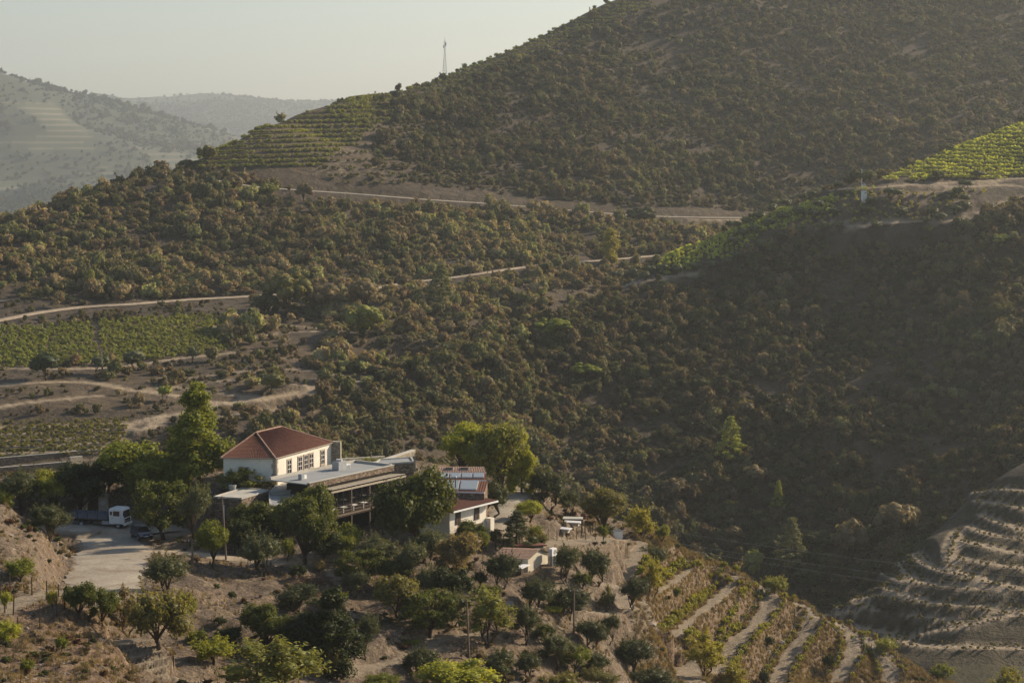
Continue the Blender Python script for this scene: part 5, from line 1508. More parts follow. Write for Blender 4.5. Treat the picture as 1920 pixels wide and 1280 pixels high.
def car():
    p = place(264, 1012, 230, 258)
    root = empty('parked_car', (p.x, p.y + 0.4, p.z + 0.17), R(-62))
    tag(root, 'dark blue hatchback car parked half under the round tree', 'car')
    prof = [(-2.0, 0.35), (2.0, 0.32), (2.08, 0.62), (1.95, 0.80), (1.05, 0.95), (-1.75, 1.0), (-2.05, 0.75)]
    def loft(prof, w, inset):
        b = MB(); k = len(prof)
        b.v = [(x, -w + inset * (z > 0.7), z) for x, z in prof] + [(x, w - inset * (z > 0.7), z) for x, z in prof]
        b.f = [tuple(range(k)), tuple(reversed(range(k, 2 * k)))] + [(i, k + i, k + (i + 1) % k, (i + 1) % k) for i in range(k)]
        return b
    o = loft(prof, 0.84, 0.04).build('body', M['car_blue'], root)
    bv = o.modifiers.new('bevel', 'BEVEL'); bv.width = 0.09; bv.segments = 3
    b = MB()
    lo = [(-1.85, 0.97), (1.05, 0.93)]; hi = [(-1.45, 1.42), (0.35, 1.44)]
    b.v = [(lo[0][0], -0.76, lo[0][1]), (lo[1][0], -0.76, lo[1][1]), (lo[1][0], 0.76, lo[1][1]), (lo[0][0], 0.76, lo[0][1]),
           (hi[0][0], -0.60, hi[0][1]), (hi[1][0], -0.60, hi[1][1]), (hi[1][0], 0.60, hi[1][1]), (hi[0][0], 0.60, hi[0][1])]
    b.f = [(0, 3, 2, 1), (4, 5, 6, 7), (0, 1, 5, 4), (1, 2, 6, 5), (2, 3, 7, 6), (3, 0, 4, 7)]
    b.build('glasshouse', M['glass'], root)
    o = MB().box((-0.55, 0, 1.45), (1.75, 1.16, 0.05)).build('roof', M['car_blue'], root)
    for s in (-1, 1):
        MB().tube([(1.05, s * .76, .94), (0.36, s * .61, 1.44)], 0.035, 5).tube([(-1.83, s * .76, .98), (-1.43, s * .6, 1.43)], 0.05, 5).tube([(-0.4, s * .77, .96), (-.45, s * .61, 1.43)], 0.035, 5).build('pillar', M['car_blue'], root)
        MB().box((1.98, s * 0.6, 0.68), (0.14, 0.34, 0.15)).build('headlight', M['lamp_glass'], root)
        MB().box((0.75, s * 0.92, 1.0), (0.12, 0.16, 0.12)).build('mirror', M['car_blue'], root)
        for x in (-1.3, 1.3): wheel(root, x, s * 0.76, 0.31, 0.2)
    MB().box((2.07, 0, 0.45), (0.04, 1.2, 0.14)).build('grille', M['black_rubber'], root)
    MB().box((2.09, 0, 0.58), (0.02, 0.5, 0.11)).build('number_plate', M['white_paint'], root)
car()

# --- terrace corner with loungers, posts and pots on the spur
def slab_thing(name, label, cat, px, py, d0, d1, parts, rz=0.0, group=None, up=0.0):
    p = place(px, py, d0, d1)
    r = empty(name, p + Vector((0, 0, up)), rz); tag(r, label, cat, group)
    for nm, mt, b in parts: b.build(nm, M[mt], r)
    return r
for px, py, rz, lb in ((1055, 997, -0.5, 'white sun lounger tipped on the rocky terrace edge'), (1073, 985, -0.25, 'white slab bench on the lookout terrace')):
    slab_thing('lounger', lb, 'lounger', px, py, 245, 290, [('seat', 'white_paint', MB().box((0, 0, 0.5), (2.4, 0.9, 0.12), 0, 0.1)), ('base', 'concrete', MB().box((0, 0, 0.22), (1.8, 0.6, 0.44)))], rz)
slab_thing('shade_table', 'pale square shade top standing on four thin legs on the lookout', 'canopy', 1074, 1000, 245, 290,
           [('table_top', 'concrete', MB().box((0, 0, 2.1), (2.6, 1.6, 0.12)))] + [('leg', 'post_wood', MB().box((sx * 1.2, sy * 0.7, 1.0), (0.1, 0.1, 2.1))) for sx in (-1, 1) for sy in (-1, 1)], -0.1)
slab_thing('white_box', 'white cube shaped tank half hidden behind the lookout shoulder', 'tank', 1156, 1008, 255, 300, [('casing', 'white_paint', MB().box((0, 0, 0.5), (1.4, 1.2, 1.1))), ('lid', 'concrete', MB().box((0, 0, 1.08), (1.5, 1.3, 0.07)))], 0.3)
for px, py, lb in ((1095, 972, 'dark red round pot on the lookout terrace, right one'), (1075, 968, 'dark red round pot on the lookout terrace, left one')):
    slab_thing('flower_pot', lb, 'pot', px, py, 255, 300, [('pot', 'terracotta', MB().tube([(0, 0, 0), (0, 0, 0.5), (0, 0, 0.7)], [0.35, 0.5, 0.45], 10)), ('soil', 'dark_wood', MB().tube([(0, 0, 0.7), (0, 0, 0.72)], 0.38, 10))], 0, 'red pots on the lookout')

# --- fence posts, one by one
POSTS = []
def post(px, py, h_px, label, group, d0=150, d1=330, lean=0.0, r_=0.055, name='fence_post'):
    p = place(px, py, d0, d1)
    h = h_px / F * p.y
    o = MB().tube([(0, 0, -0.3), (0, 0, h)], [r_, r_ * 0.85], 6).build(name, M['post_wood'], None, False, p)
    o.rotation_euler = (0, lean, 0)
    return tag(o, label, 'post', group)
gx = 'wooden posts on the bottom left vine terrace'
LP = [(19, 1108, 37, 'dark post in the back row, second from the left edge'), (1, 1120, 26, 'dark post cut by the left edge of the picture'), (60, 1115, 34, 'thick dark post in the back row of the left terrace'),
      (88, 1123, 36, 'dark post in the back row right of the thick one'), (110, 1118, 24, 'far slim post at the right of the left terrace'), (121, 1141, 38, 'rightmost dark post of the left terrace by the leafy bush'),
      (107, 1155, 40, 'tall post just left of the rightmost terrace post'), (75, 1175, 40, 'post standing alone at the front edge of the left terrace'), (25, 1152, 40, 'leaning post among the yellow vines at left'),
      (9, 1148, 20, 'short post by the yellow vines at the left edge'), (34, 1188, 34, 'front post beside the yellow vine bush'), (45, 1106, 11, 'tiny stub post on the left terrace')]
for px, py, h, lb in LP: post(px, py, h, lb, gx, 150, 215, 0.06 if 'leaning' in lb else 0.0, 0.075)
gx = 'thin posts around the lookout terrace'
for i, (x, y0, y1) in enumerate(((575, 335, 310), (633, 380, 303), (688, 382, 312), (752, 380, 310), (812, 372, 300), (868, 376, 284), (898, 344, 276), (913, 330, 262), (930, 376, 258), (948, 296, 232), (957, 300, 256), (863, 330, 284))):
    post(840 + x / 3.369, 900 + y0 / 3.369, (y0 - y1) / 3.369, f'slim {"pale" if i > 8 else "dark"} post of the lookout fence, number {i + 1} from the left'.replace('number ', 'the one ') if False else
         ['leftmost short post of the lookout fence below the rocky bank', 'second post of the lookout fence from the left', 'third post of the lookout fence, below the white lounger', 'fourth post of the lookout fence right of the lounger',
          'stout post under the shade top of the lookout', 'front post at the middle of the lookout fence', 'short post inside the lookout enclosure', 'short post behind the lookout enclosure', 'front post at the right end of the lookout fence',
          'tall pale pole beside the brown olive crown', 'slim pole next to the tall pale pole', 'thin post behind the front middle post of the lookout'][i], gx, 240, 300, 0, 0.045)
gx = 'thin posts in front of the white annex'
for i, (x, y0, y1) in enumerate(((183, 440, 385), (243, 430, 370), (220, 560, 430), (298, 420, 350), (352, 405, 340))):
    post(840 + x / 3.369, 900 + y0 / 3.369, (y0 - y1) / 3.369, ['leftmost thin post before the annex door', 'second thin post before the annex', 'tall thin post below the annex fence', 'thin post under the small clipped tree', 'rightmost thin post by the dark conifer'][i], gx, 225, 265, 0, 0.045)

def pole(px, py, top_px, label, lean=0.0, d0=195, d1=260, x2=None):
    p = place(px, py, d0, d1); h = (py - top_px) / F * p.y
    r = empty('utility_pole', p); r.rotation_euler = (0, lean, 0); tag(r, label, 'utility pole')
    MB().tube([(0, 0, -0.5), (0, 0, h)], [0.12, 0.08], 8).build('shaft', M['brown_metal'], r)
    MB().box((0, 0, h - 0.35), (0.9, 0.08, 0.08)).build('crossarm', M['post_wood'], r)
    for s in (-0.4, 0.4): MB().tube([(s, 0, h - 0.3), (s, 0, h - 0.14)], 0.04, 6).build('insulator', M['lamp_glass'], r)
    return p + Vector((math.sin(lean) * h, 0, h * math.cos(lean)))
q1 = pole(424, 1050, 926, 'tall thin leaning pole by the stone store', -0.05, 225, 250)
q2 = pole(880, 1240, 1118, 'slender wooden pole standing in the olive slope', -0.04, 195, 235)
q3 = pole(1076, 1190, 1100, 'short wooden pole between the dark olives', 0.0, 225, 255)
q4 = pole(361, 1058, 1008, 'short thin post at the yard corner', 0.0, 228, 250)
# three cables spanning the side valley
for k, (ya, yb, wd) in enumerate(((992, 1092, 'top'), (1012, 1116, 'middle'), (1020, 1137, 'bottom'))):
    A_, B_ = P3(1235, ya, 296), P3(2060, yb, 330)
    if k == 0:
        pw = empty('utility_pole', (A_.x, A_.y, height(A_.x, A_.y))); tag(pw, 'slim pole in the small tree at the spur edge carrying the cables', 'utility pole')
        hh = A_.z - pw.location.z
        MB().tube([(0, 0, -0.4), (0, 0, hh + 0.3)], 0.08, 8).build('shaft', M['brown_metal'], pw)
    pts = []
    for i in range(41):
        u = i / 40; q = A_.lerp(B_, u); q.z -= 1.6 * 4 * u * (1 - u) * 0.5
        pts.append(tuple(q - A_))
    tag(MB().tube(pts, 0.013, 4).build('overhead_cable', M['grey_metal'], None, False, A_), f'{wd} cable of the three thin wires over the side valley', 'cable', 'wires over the side valley')

# --- lattice mast on the skyline
def mast():
    p = place(834, 143, 940, 1010)
    h = (140 - 66) / F * p.y
    p.z -= 0.6
    r = empty('lattice_mast', p); tag(r, 'tall lattice radio mast standing on the mountain skyline', 'mast')
    b = MB(); w0, w1 = 1.5, 0.35
    def c(k, f):
        w = w0 + (w1 - w0) * min(1, f / 0.72); a = (k % 4) * math.pi / 2 + math.pi / 4
        return (math.cos(a) * w, math.sin(a) * w, h * f * 0.95)
    for k in range(4): MB().tube([c(k, 0), c(k, 0.72), c(k, 1)], 0.09, 4).build('leg', M['steel'], r)
    n = 14
    for i in range(n):
        q = MB()
        for k in range(4):
            q.tube([c(k, i / n), c(k + 1, (i + 1) / n)], 0.05, 4); q.tube([c(k, i / n), c(k + 1, i / n)], 0.05, 4)
        q.build('bracing', M['steel'], r)
    MB().box((0.5, 0, h * 0.86), (0.5, 0.3, 1.6)).build('antenna', M['steel'], r)
    MB().box((-0.5, 0, h * 0.80), (0.4, 0.3, 1.2)).build('antenna', M['steel'], r)
    MB().tube([(0, 0, h * 0.95), (0, 0, h + 0.6)], 0.06, 5).build('top_rod', M['steel'], r)
mast()
# --- white pump house and its chimney-like post on the ridge
def pump():
    p = place(1620, 377, 560, 700)
    s = p.y / F
    r = empty('pump_house', p, 0.0); tag(r, 'narrow white hut with sloping cap on the ridge vineyard', 'hut')
    H = 19 * s
    MB().box((0, 0, H / 2 - 0.3), (8.2 * s, 7 * s, H + 0.6), 0.3).build('wall', M['white_paint'], r)
    b = MB(); w = 5.0 * s; b.v = [(-w, -w, H + 4.5 * s), (w * 1.0, -w, H), (w, w, H), (-w, w, H + 4.5 * s), (-w, -w, H + 3.7 * s), (w, -w, H - 0.8 * s), (w, w, H - 0.8 * s), (-w, w, H + 3.7 * s)]
    b.f = [(0, 1, 2, 3), (7, 6, 5, 4), (0, 4, 5, 1), (1, 5, 6, 2), (2, 6, 7, 3), (3, 7, 4, 0)]
    b.build('cap', M['white_wall'], r)
    MB().box((0.3, -w - 0.02, H * 0.8), (3 * s, 0.05, 3 * s), 0.3).build('louvre', M['grey_metal'], r)
    p2 = place(1619, 352, 560, 720); s = p2.y / F
    r = empty('signal_hut', p2); tag(r, 'small white roofed hut with tall pale post on the ridge', 'hut')
    H = 6 * s
    MB().box((0, 0, H / 2 - 0.3), (7 * s, 5 * s, H + 0.6), 0.2).build('wall', M['white_wall'], r)
    w = 4.6 * s; b = MB(); b.v = [(-w, -w, H + 5 * s), (w, -w, H), (w, w, H), (-w, w, H + 5 * s), (-w, -w, H + 4.2 * s), (w, -w, H - .8 * s), (w, w, H - 0.8 * s), (-w, w, H + 4.2 * s)]
    b.f = [(0, 1, 2, 3), (7, 6, 5, 4), (0, 4, 5, 1), (1, 5, 6, 2), (2, 6, 7, 3), (3, 7, 4, 0)]
    b.build('cap', M['white_paint'], r)
    MB().tube([(-3.5 * s, 0, 0), (-3.5 * s, 0, 34 * s)], 0.6 * s, 6).build('post', M['white_wall'], r)
    MB().box((-4.0 * s, -0.3, 28 * s), (2.4 * s, 0.3, 11 * s)).build('box', M['steel'], r)
pump()
# ------------------------------------------------------------------ hill scrub: largest bushes as things, the rest as cover
P = np.concatenate([q[0] for q in SCR]); r = np.concatenate([q[1] for q in SCR]); zs = np.concatenate([q[2] for q in SCR])
t = np.concatenate([q[3] for q in SCR]); kk = np.concatenate([q[4] for q in SCR])
P[:, 2] -= 0.15
px, py = to_px(P)
app = r / P[:, 1]
cand = np.nonzero((px > 8) & (px < 1912) & (py > 5) & (py < 1270) & visible(P, 0.3) & (P[:, 1] < 1400))[0]
cand = cand[np.argsort(-app[cand])]
chosen = []
for i in cand:
    if all((px[i] - px[j]) ** 2 + (py[i] - py[j]) ** 2 > 26 ** 2 for j in chosen): chosen.append(i)
    if len(chosen) >= 270: break
cn = ['russet', 'brownish olive', 'dull green', 'dark green', 'tan brown', 'olive green', 'yellowish green', 'reddish brown', 'pale straw coloured']
LM = [(340, 322, 'the asphalt road bend'), (560, 350, 'the pale green tree by the asphalt road'), (834, 150, 'the lattice mast'), (1145, 463, 'the single bright poplar'), (828, 540, 'the umbrella pine'), (1617, 350, 'the white hut'),
      (1369, 825, 'the lone sunlit pine'), (1459, 935, 'the slim sunlit pine'), (1266, 912, 'the pale brown treetop'), (1484, 1020, 'the big valley pine'), (1682, 965, 'the pinkish brown tree'), (520, 790, 'the farmhouse roof'),
      (750, 850, 'the climbing stone wall'), (868, 820, 'the bright tree behind the annex'), (1000, 880, 'the large olive by the curving lane'), (210, 640, 'the flat vineyard field'), (680, 560, 'the ravine head trees'), (169, 535, 'the slim left poplar'),
      (1036, 610, 'the broad green ridge tree'), (1205, 400, 'the far end of the asphalt road'), (1400, 60, 'the top edge of the picture'), (1840, 80, 'the top right corner'), (1876, 450, 'the pale tree on the upper right hill'), (60, 420, 'the left edge skyline'),
      (1240, 500, 'the lower ridge track'), (1860, 640, 'the right edge of the picture'), (1000, 250, 'the middle of the big mountain face'), (1500, 240, 'the dim mountain face above the ridge vines'), (440, 470, 'the middle of the left scrub hill'), (1500, 620, 'the middle of the shaded right hand hill'),
      (650, 660, 'the wooded ravine'), (960, 460, 'the slope between the two mountain roads'), (1180, 1020, 'the lookout spur edge'), (1880, 880, 'the top of the curved dark terraces')]
def where(x, y):
    k = min(LM, key=lambda l: (l[0] - x) ** 2 + (1.3 * (l[1] - y)) ** 2)
    dx, dy = x - k[0], y - k[1]
    d = ('well ' if dx * dx + dy * dy > 120 ** 2 else '') + (('right of ' if dx > 0 else 'left of ') if abs(dx) > abs(dy) else ('below ' if dy > 0 else 'above '))
    return d + k[2], k[2]
rest = np.ones(len(P), bool); rest[chosen] = False
med = np.median(app[chosen]); ORDN = ['leftmost', 'second', 'third', 'fourth', 'fifth', 'sixth', 'seventh', 'eighth', 'ninth', 'tenth']
labs = {}
for i in chosen:
    w_, lm = where(px[i], py[i])
    labs.setdefault(f'{"large" if app[i] > med else "rounded"} {cn[kk[i]]} bush {w_}', []).append((px[i], i, lm))
named = {}
for lb, L in labs.items():
    L.sort()
    for q, (x_, i, lm) in enumerate(L):
        named[i] = (lb if len(L) == 1 else (('left ' if q == 0 else 'right ') + 'of two: ' + lb) if len(L) == 2 else f'{ORDN[min(q, 9)]} from the left, {lb}', lm)
for n_, i in enumerate(chosen):
    o = link('bush', LIB[f'scrub{n_ % 6}'][0], None, P[i], float(g.uniform(0, 6.28)))
    o.scale = (r[i], r[i], r[i] * zs[i])
    o['tint'] = [float(v) for v in t[i]]
    lb, lm = named[i]
    tag(o, ' '.join(lb.split()[:16]), 'bush', f'scrub bushes near {lm}')
v = rest & (P[:, 1] < 1600)
scatter('scrub', P[v], r[v], zs[v], t[v], [f'scrub{k}' for k in range(6)], label='dense mixed brown and green scrub covering the hillsides')
v = rest & (P[:, 1] >= 1600)
scatter('distant_scrub', P[v], r[v], zs[v], t[v], [f'scrub{k}' for k in range(6)], label='dark woodland patches on the hazy distant hills')
# ------------------------------------------------------------------ trees, one by one
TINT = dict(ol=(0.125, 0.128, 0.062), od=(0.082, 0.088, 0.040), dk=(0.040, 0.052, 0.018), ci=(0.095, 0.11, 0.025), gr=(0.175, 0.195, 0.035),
            br=(0.30, 0.31, 0.045), ye=(0.30, 0.275, 0.05), yo=(0.170, 0.155, 0.055), bn=(0.21, 0.165, 0.09), lg=(0.235, 0.24, 0.065), pn=(0.19, 0.19, 0.085))
def tree(kind, cx, yb, w, yt, tint, label, name, cat='tree', group=None, d0=150, d1=335, front=0.0, yaw=None):
    p = place(cx, yb, d0, d1)
    h = (yb - yt) / F * p.y; ww = w / F * p.y
    crown, trunk, mw, mh = LIB[kind]
    r = empty(name, p, hash2(int(cx), int(yb), 3) * 6.28 if yaw is None else yaw)
    r.scale = (ww / mw * 1.28, ww / mw * 1.28, h / mh * 1.1)
    tag(r, label, cat, group)
    c = link('crown', crown, r)
    tv = TINT[tint]; j = 0.88 + 0.24 * hash2(int(cx) * 3, int(yb), 8)
    c['tint'] = [float(v * j) for v in tv]
    if trunk: link('trunk', trunk, r)
    return r
OT, FT, LTG = 'olive trees on the slope below the houses', 'clipped fruit trees on the slope below the houses', 'leafy trees round the farmhouse'
def T(kind, cx, yb, w, yt, tint, label, name='tree', cat='tree', group=None, **k): return tree(kind, cx, yb, w, yt, tint, label, name, cat, group, **k)
# round the yard and the farmhouse
T('olive0', 92, 1000, 76, 934, 'od', 'olive tree with forked pale trunk on the crest of the left bank', 'olive_tree', group=OT, d1=236)
T('olive1', 38, 962, 90, 880, 'od', 'large dark grey green tree behind the left bank', 'olive_tree', d0=245)
T('round1', 98, 958, 74, 884, 'br', 'bright yellow green leafy tree behind the left bank', 'leafy_tree', group=LTG, d0=245)
T('broad1', 4, 965, 40, 908, 'gr', 'leafy tree cut off by the left edge of the picture', 'leafy_tree', group=LTG, d0=240)
T('broad0', 152, 965, 105, 866, 'dk', 'dark broad tree behind the flatbed truck', 'leafy_tree', group=LTG, d0=262)
T('broad2', 205, 955, 90, 862, 'dk', 'dark green tree behind the right gate pillar', 'leafy_tree', group=LTG, d0=266)
T('broad1', 263, 962, 150, 826, 'gr', 'wide sunlit leafy tree between the truck and the tallest tree', 'leafy_tree', group=LTG, d0=262)
T('broad2', 318, 950, 80, 850, 'gr', 'leafy tree in front of the foot of the tallest tree', 'leafy_tree', group=LTG, d0=258)
T('tall0', 372, 935, 112, 762, 'gr', 'tallest leafy tree with pointed crown left of the farmhouse', 'leafy_tree', group=LTG, d0=262)
T('box0', 308, 1012, 100, 905, 'ci', 'big dense round dark tree overhanging the parked car', 'round_tree', d0=238)
T('olive2', 364, 1008, 66, 912, 'ol', 'grey olive tree right of the big round tree', 'olive_tree', group=OT, d0=240)
T('airy1', 448, 926, 88, 876, 'lg', 'feathery light green shrub before the farmhouse side wall', 'shrub', 'shrub', d0=250)
T('shrub0', 500, 918, 44, 898, 'yo', 'low yellowish hedge shrub at the farmhouse corner', 'shrub', 'shrub', d0=250)
T('round0', 398, 1062, 52, 974, 'gr', 'vine covered small tree leaning over the garden path', 'small_tree')
T('box1', 448, 1035, 52, 976, 'dk', 'dark clipped hedge tree behind the garden path', 'small_tree', group=FT)
T('round2', 483, 1010, 92, 940, 'ci', 'round dark citrus tree in front of the stone store', 'citrus_tree', group=FT)
T('olive3', 494, 1078, 86, 988, 'ol', 'large grey olive tree by the end of the garden path', 'olive_tree', group=OT)
T('shrub1', 540, 1052, 26, 1012, 'gr', 'small upright green bush right of the large path olive', 'shrub', 'shrub')
T('broad2', 585, 1000, 84, 882, 'ci', 'leafy tree with sunlit top hiding the near end of the gallery', 'leafy_tree', group=LTG, d0=240)
T('broad0', 572, 1058, 104, 928, 'ci', 'wide dark leafy tree at the foot of the gallery', 'leafy_tree', group=LTG)
T('broad2', 648, 1052, 72, 966, 'gr', 'leafy tree beneath the second gallery post', 'leafy_tree', group=LTG)
T('round1', 610, 1060, 60, 1000, 'dk', 'dark shaded tree below the wide leafy tree', 'leafy_tree', group=LTG)
T('broad2', 780, 1030, 138, 842, 'ci', 'huge dark tree with olive brown top covering the middle of the buildings', 'leafy_tree', group=LTG, yaw=1.0)
T('round2', 838, 985, 44, 930, 'ci', 'dark leafy mass at the right flank of the huge tree', 'leafy_tree', d0=236)
T('shrub2', 632, 885, 22, 858, 'yo', 'small yellowing bush on the terrace behind the farmhouse', 'shrub', 'shrub', d0=270)
T('shrub0', 655, 884, 60, 872, 'lg', 'low green planting along the flat roof edge', 'shrub', 'shrub', d0=268)
T('shrub1', 700, 873, 50, 860, 'lg', 'low planting in front of the climbing stone wall', 'shrub', 'shrub', d0=268)
T('broad1', 868, 895, 88, 792, 'br', 'bright green tree left of the silvery poplar behind the annex', 'leafy_tree', group=LTG, d0=268)
T('broad1', 940, 930, 108, 790, 'lg', 'tall silvery green poplar behind the annex', 'poplar_tree', d0=262, yaw=0.4)
T('tall1', 978, 925, 56, 812, 'br', 'bright yellow green right hand side tree of the poplar group', 'leafy_tree', group=LTG, d0=266)
T('olive1', 921, 972, 76, 900, 'od', 'round olive bush leaning on the right wall of the annex', 'olive_tree', group=OT, d0=250)
T('olive0', 1030, 955, 70, 878, 'od', 'large olive on the right of the curving lane', 'olive_tree', group=OT, d0=262)
T('olive2', 1066, 968, 40, 922, 'ol', 'paler olive just right of the large lane olive', 'olive_tree', group=OT, d0=265)
T('round0', 993, 978, 50, 938, 'br', 'small bright lime green tree inside the lane bend', 'citrus_tree', group=FT, d0=245)
T('pine0', 969, 1042, 76, 960, 'od', 'dark dense conical tree under the lane bend', 'conifer_tree')
T('round1', 884, 1024, 54, 978, 'ci', 'dark glossy citrus in front of the annex doorway', 'citrus_tree', group=FT)
T('round0', 929, 1030, 22, 990, 'od', 'tiny clipped standard tree right of the annex', 'small_tree')
T('round2', 907, 1036, 22, 996, 'gr', 'thin young tree between annex citrus and clipped tree', 'small_tree')
T('shrub2', 1012, 1025, 34, 1000, 'yo', 'brownish shrub right of the dark conical tree', 'shrub', 'shrub')
T('broad0', 1130, 1000, 92, 914, 'yo', 'broad brownish olive tree behind the lookout terrace', 'leafy_tree', d0=262)
T('airy0', 1203, 1012, 58, 950, 'ye', 'yellow green tree on the spur edge above the track', 'almond_tree')
T('round1', 1242, 1020, 26, 984, 'lg', 'small round tree at the very tip of the spur edge', 'small_tree')
T('shrub0', 1136, 1004, 34, 985, 'od', 'small shrub behind the white cube tank', 'shrub', 'shrub')
T('round1', 1131, 1016, 16, 984, 'gr', 'little leafy sapling at the right end of the lookout fence', 'sapling')
# olive slope
T('olive1', 943, 1104, 62, 1034, 'od', 'dark olive standing in front of the shed roof', 'olive_tree', group=OT)
T('olive2', 1060, 1092, 60, 1024, 'od', 'olive with visible trunk just right of the shed', 'olive_tree', group=OT)
T('olive0', 1120, 1096, 62, 1030, 'od', 'olive with splayed trunks on the bank below the lookout', 'olive_tree', group=OT)
T('olive3', 1004, 1150, 68, 1076, 'od', 'wide olive directly below the shed', 'olive_tree', group=OT)
T('olive1', 1067, 1162, 72, 1098, 'od', 'olive touching the short wooden pole', 'olive_tree', group=OT)
T('airy2', 1138, 1146, 32, 1100, 'ol', 'small thin olive alone in the bare clearing', 'olive_tree', group=OT)
T('olive2', 1188, 1142, 66, 1082, 'od', 'olive at the mouth of the first vine terrace', 'olive_tree', group=OT)
T('airy0', 1224, 1120, 48, 1048, 'ye', 'bright yellow green tree beside the first vine row', 'almond_tree')
T('olive3', 1229, 1070, 62, 1018, 'od', 'dull olive bush at the rim above the yellow tree', 'olive_tree', group=OT)
T('airy1', 915, 1206, 100, 1102, 'lg', 'broad feathery yellow green tree left of the slope centre', 'almond_tree')
T('olive0', 985, 1204, 58, 1132, 'od', 'dark olive at the right of the feathery green tree', 'olive_tree', group=OT)
T('round0', 1021, 1208, 38, 1168, 'ci', 'small round dark citrus low in the olive slope', 'citrus_tree', group=FT)
T('box1', 806, 1194, 88, 1112, 'ci', 'dark flat topped clipped citrus with slim trunk', 'citrus_tree', group=FT)
T('round2', 743, 1158, 84, 1076, 'yo', 'umbrella shaped yellowish citrus with straight trunk', 'citrus_tree', group=FT)
T('olive2', 686, 1234, 54, 1154, 'od', 'twin trunk olive beside the black tree mass', 'olive_tree', group=OT)
T('round1', 846, 1130, 76, 1064, 'dk', 'dark round citrus behind the slender wooden pole', 'citrus_tree', group=FT)
T('olive1', 852, 1172, 46, 1106, 'ol', 'greyish olive between flat citrus and slender pole', 'olive_tree', group=OT)
T('olive3', 800, 1125, 56, 1052, 'ol', 'tall thin grey olive above the flat topped citrus', 'olive_tree', group=OT)
T('olive0', 664, 1118, 54, 1070, 'ol', 'low double olive bush below the clipped hedge trees', 'olive_tree', group=OT)
T('box0', 674, 1096, 82, 1032, 'ci', 'wide flat clipped dark tree by the bare path end', 'citrus_tree', group=FT)
T('round0', 740, 1100, 60, 1046, 'ci', 'dark green citrus right of the wide clipped tree', 'citrus_tree', group=FT)
T('olive1', 708, 1072, 86, 1004, 'ol', 'broad pale olive in front of the huge dark tree', 'olive_tree', group=OT)
T('olive2', 768, 1088, 74, 1018, 'ol', 'pale olive next right of the broad pale olive', 'olive_tree', group=OT)
T('olive3', 804, 1062, 60, 982, 'ol', 'upright grey olive at the foot of the huge dark tree', 'olive_tree', group=OT)
T('broad1', 862, 1098, 82, 994, 'bn', 'brownish half bare leafy tree below the annex corner', 'leafy_tree')
T('tall1', 622, 1262, 112, 1108, 'dk', 'black shaded fig tree mass at the centre bottom', 'fig_tree')
T('broad2', 560, 1235, 120, 1120, 'dk', 'dark spreading tree left of the black fig', 'leafy_tree')
T('broad0', 498, 1222, 90, 1128, 'ci', 'dark tree with yellow green patches low at the left of the fig', 'leafy_tree')
T('olive0', 560, 1150, 80, 1096, 'od', 'bushy olive crown above the dark spreading tree', 'olive_tree', group=OT)
T('shrub1', 632, 1272, 50, 1215, 'yo', 'yellowish bush at the right foot of the black fig', 'shrub', 'shrub')
T('airy1', 522, 1325, 190, 1196, 'lg', 'large feathery grey green willowy bush at the bottom edge', 'willow_bush', 'bush')
T('olive1', 790, 1268, 62, 1212, 'od', 'little olive with leaning twin trunks near the bottom edge', 'olive_tree', group=OT)
T('round1', 858, 1310, 134, 1238, 'br', 'bright green rounded bush cut by the bottom edge', 'citrus_tree')
T('round0', 715, 1300, 62, 1262, 'gr', 'small green bush top at the bottom edge right of centre left', 'shrub', 'shrub')
T('olive2', 938, 1282, 66, 1222, 'od', 'dark olive near the bottom edge below the feathery tree', 'olive_tree', group=OT)
T('olive3', 992, 1272, 52, 1216, 'od', 'olive second in the bottom line of olives', 'olive_tree', group=OT)
T('olive0', 1044, 1252, 70, 1186, 'ol', 'pale olive above the bottom line of olives', 'olive_tree', group=OT)
T('round2', 1078, 1262, 58, 1208, 'gr', 'bright green citrus between the two lower olives', 'citrus_tree', group=FT)
T('olive1', 1108, 1216, 58, 1160, 'od', 'dark olive with rounded twin crown right of the slope centre', 'olive_tree', group=OT)
T('olive2', 1142, 1206, 36, 1154, 'od', 'small dark olive touching the twin crowned one', 'olive_tree', group=OT)
T('olive3', 1190, 1262, 82, 1188, 'od', 'big dark olive left of the ravine track', 'olive_tree', group=OT)
T('olive0', 1118, 1268, 52, 1222, 'od', 'dull olive low between bright citrus and the big dark olive', 'olive_tree', group=OT)
T('olive1', 1220, 1305, 84, 1250, 'od', 'olive crown cut by the bottom edge beside the ravine track', 'olive_tree', group=OT)
T('olive2', 1130, 1300, 70, 1254, 'yo', 'yellowish olive crown cut by the bottom edge', 'olive_tree', group=OT)
T('shrub0', 1058, 1300, 60, 1262, 'yo', 'yellow green shrub top at the bottom edge centre', 'shrub', 'shrub')
T('airy2', 1321, 1268, 70, 1186, 'ye', 'yellow tree with dark trunk between the first terraces', 'almond_tree')
T('airy0', 1372, 1300, 66, 1244, 'ye', 'yellow green tree top at the bottom edge among vine rows', 'almond_tree')
T('olive3', 1556, 1258, 26, 1220, 'dk', 'small dark bush on the bank between the terraces', 'bush', 'bush')
T('olive0', 1434, 1290, 24, 1256, 'dk', 'small dark bush at the bottom edge between vine rows', 'bush', 'bush')
T('shrub0', 1440, 1212, 22, 1192, 'dk', 'tiny dark shrub on the middle terrace bank', 'shrub', 'shrub')
T('shrub2', 1452, 1112, 46, 1082, 'lg', 'round pale green bush just over the spur rim', 'bush', 'bush', d0=280)
T('shrub1', 1660, 1222, 44, 1198, 'lg', 'green bush on the rim above the last terrace', 'bush', 'bush', d0=270)
T('shrub0', 1768, 1268, 40, 1240, 'gr', 'green bush at the lower end of the spur rim', 'bush', 'bush', d0=260)
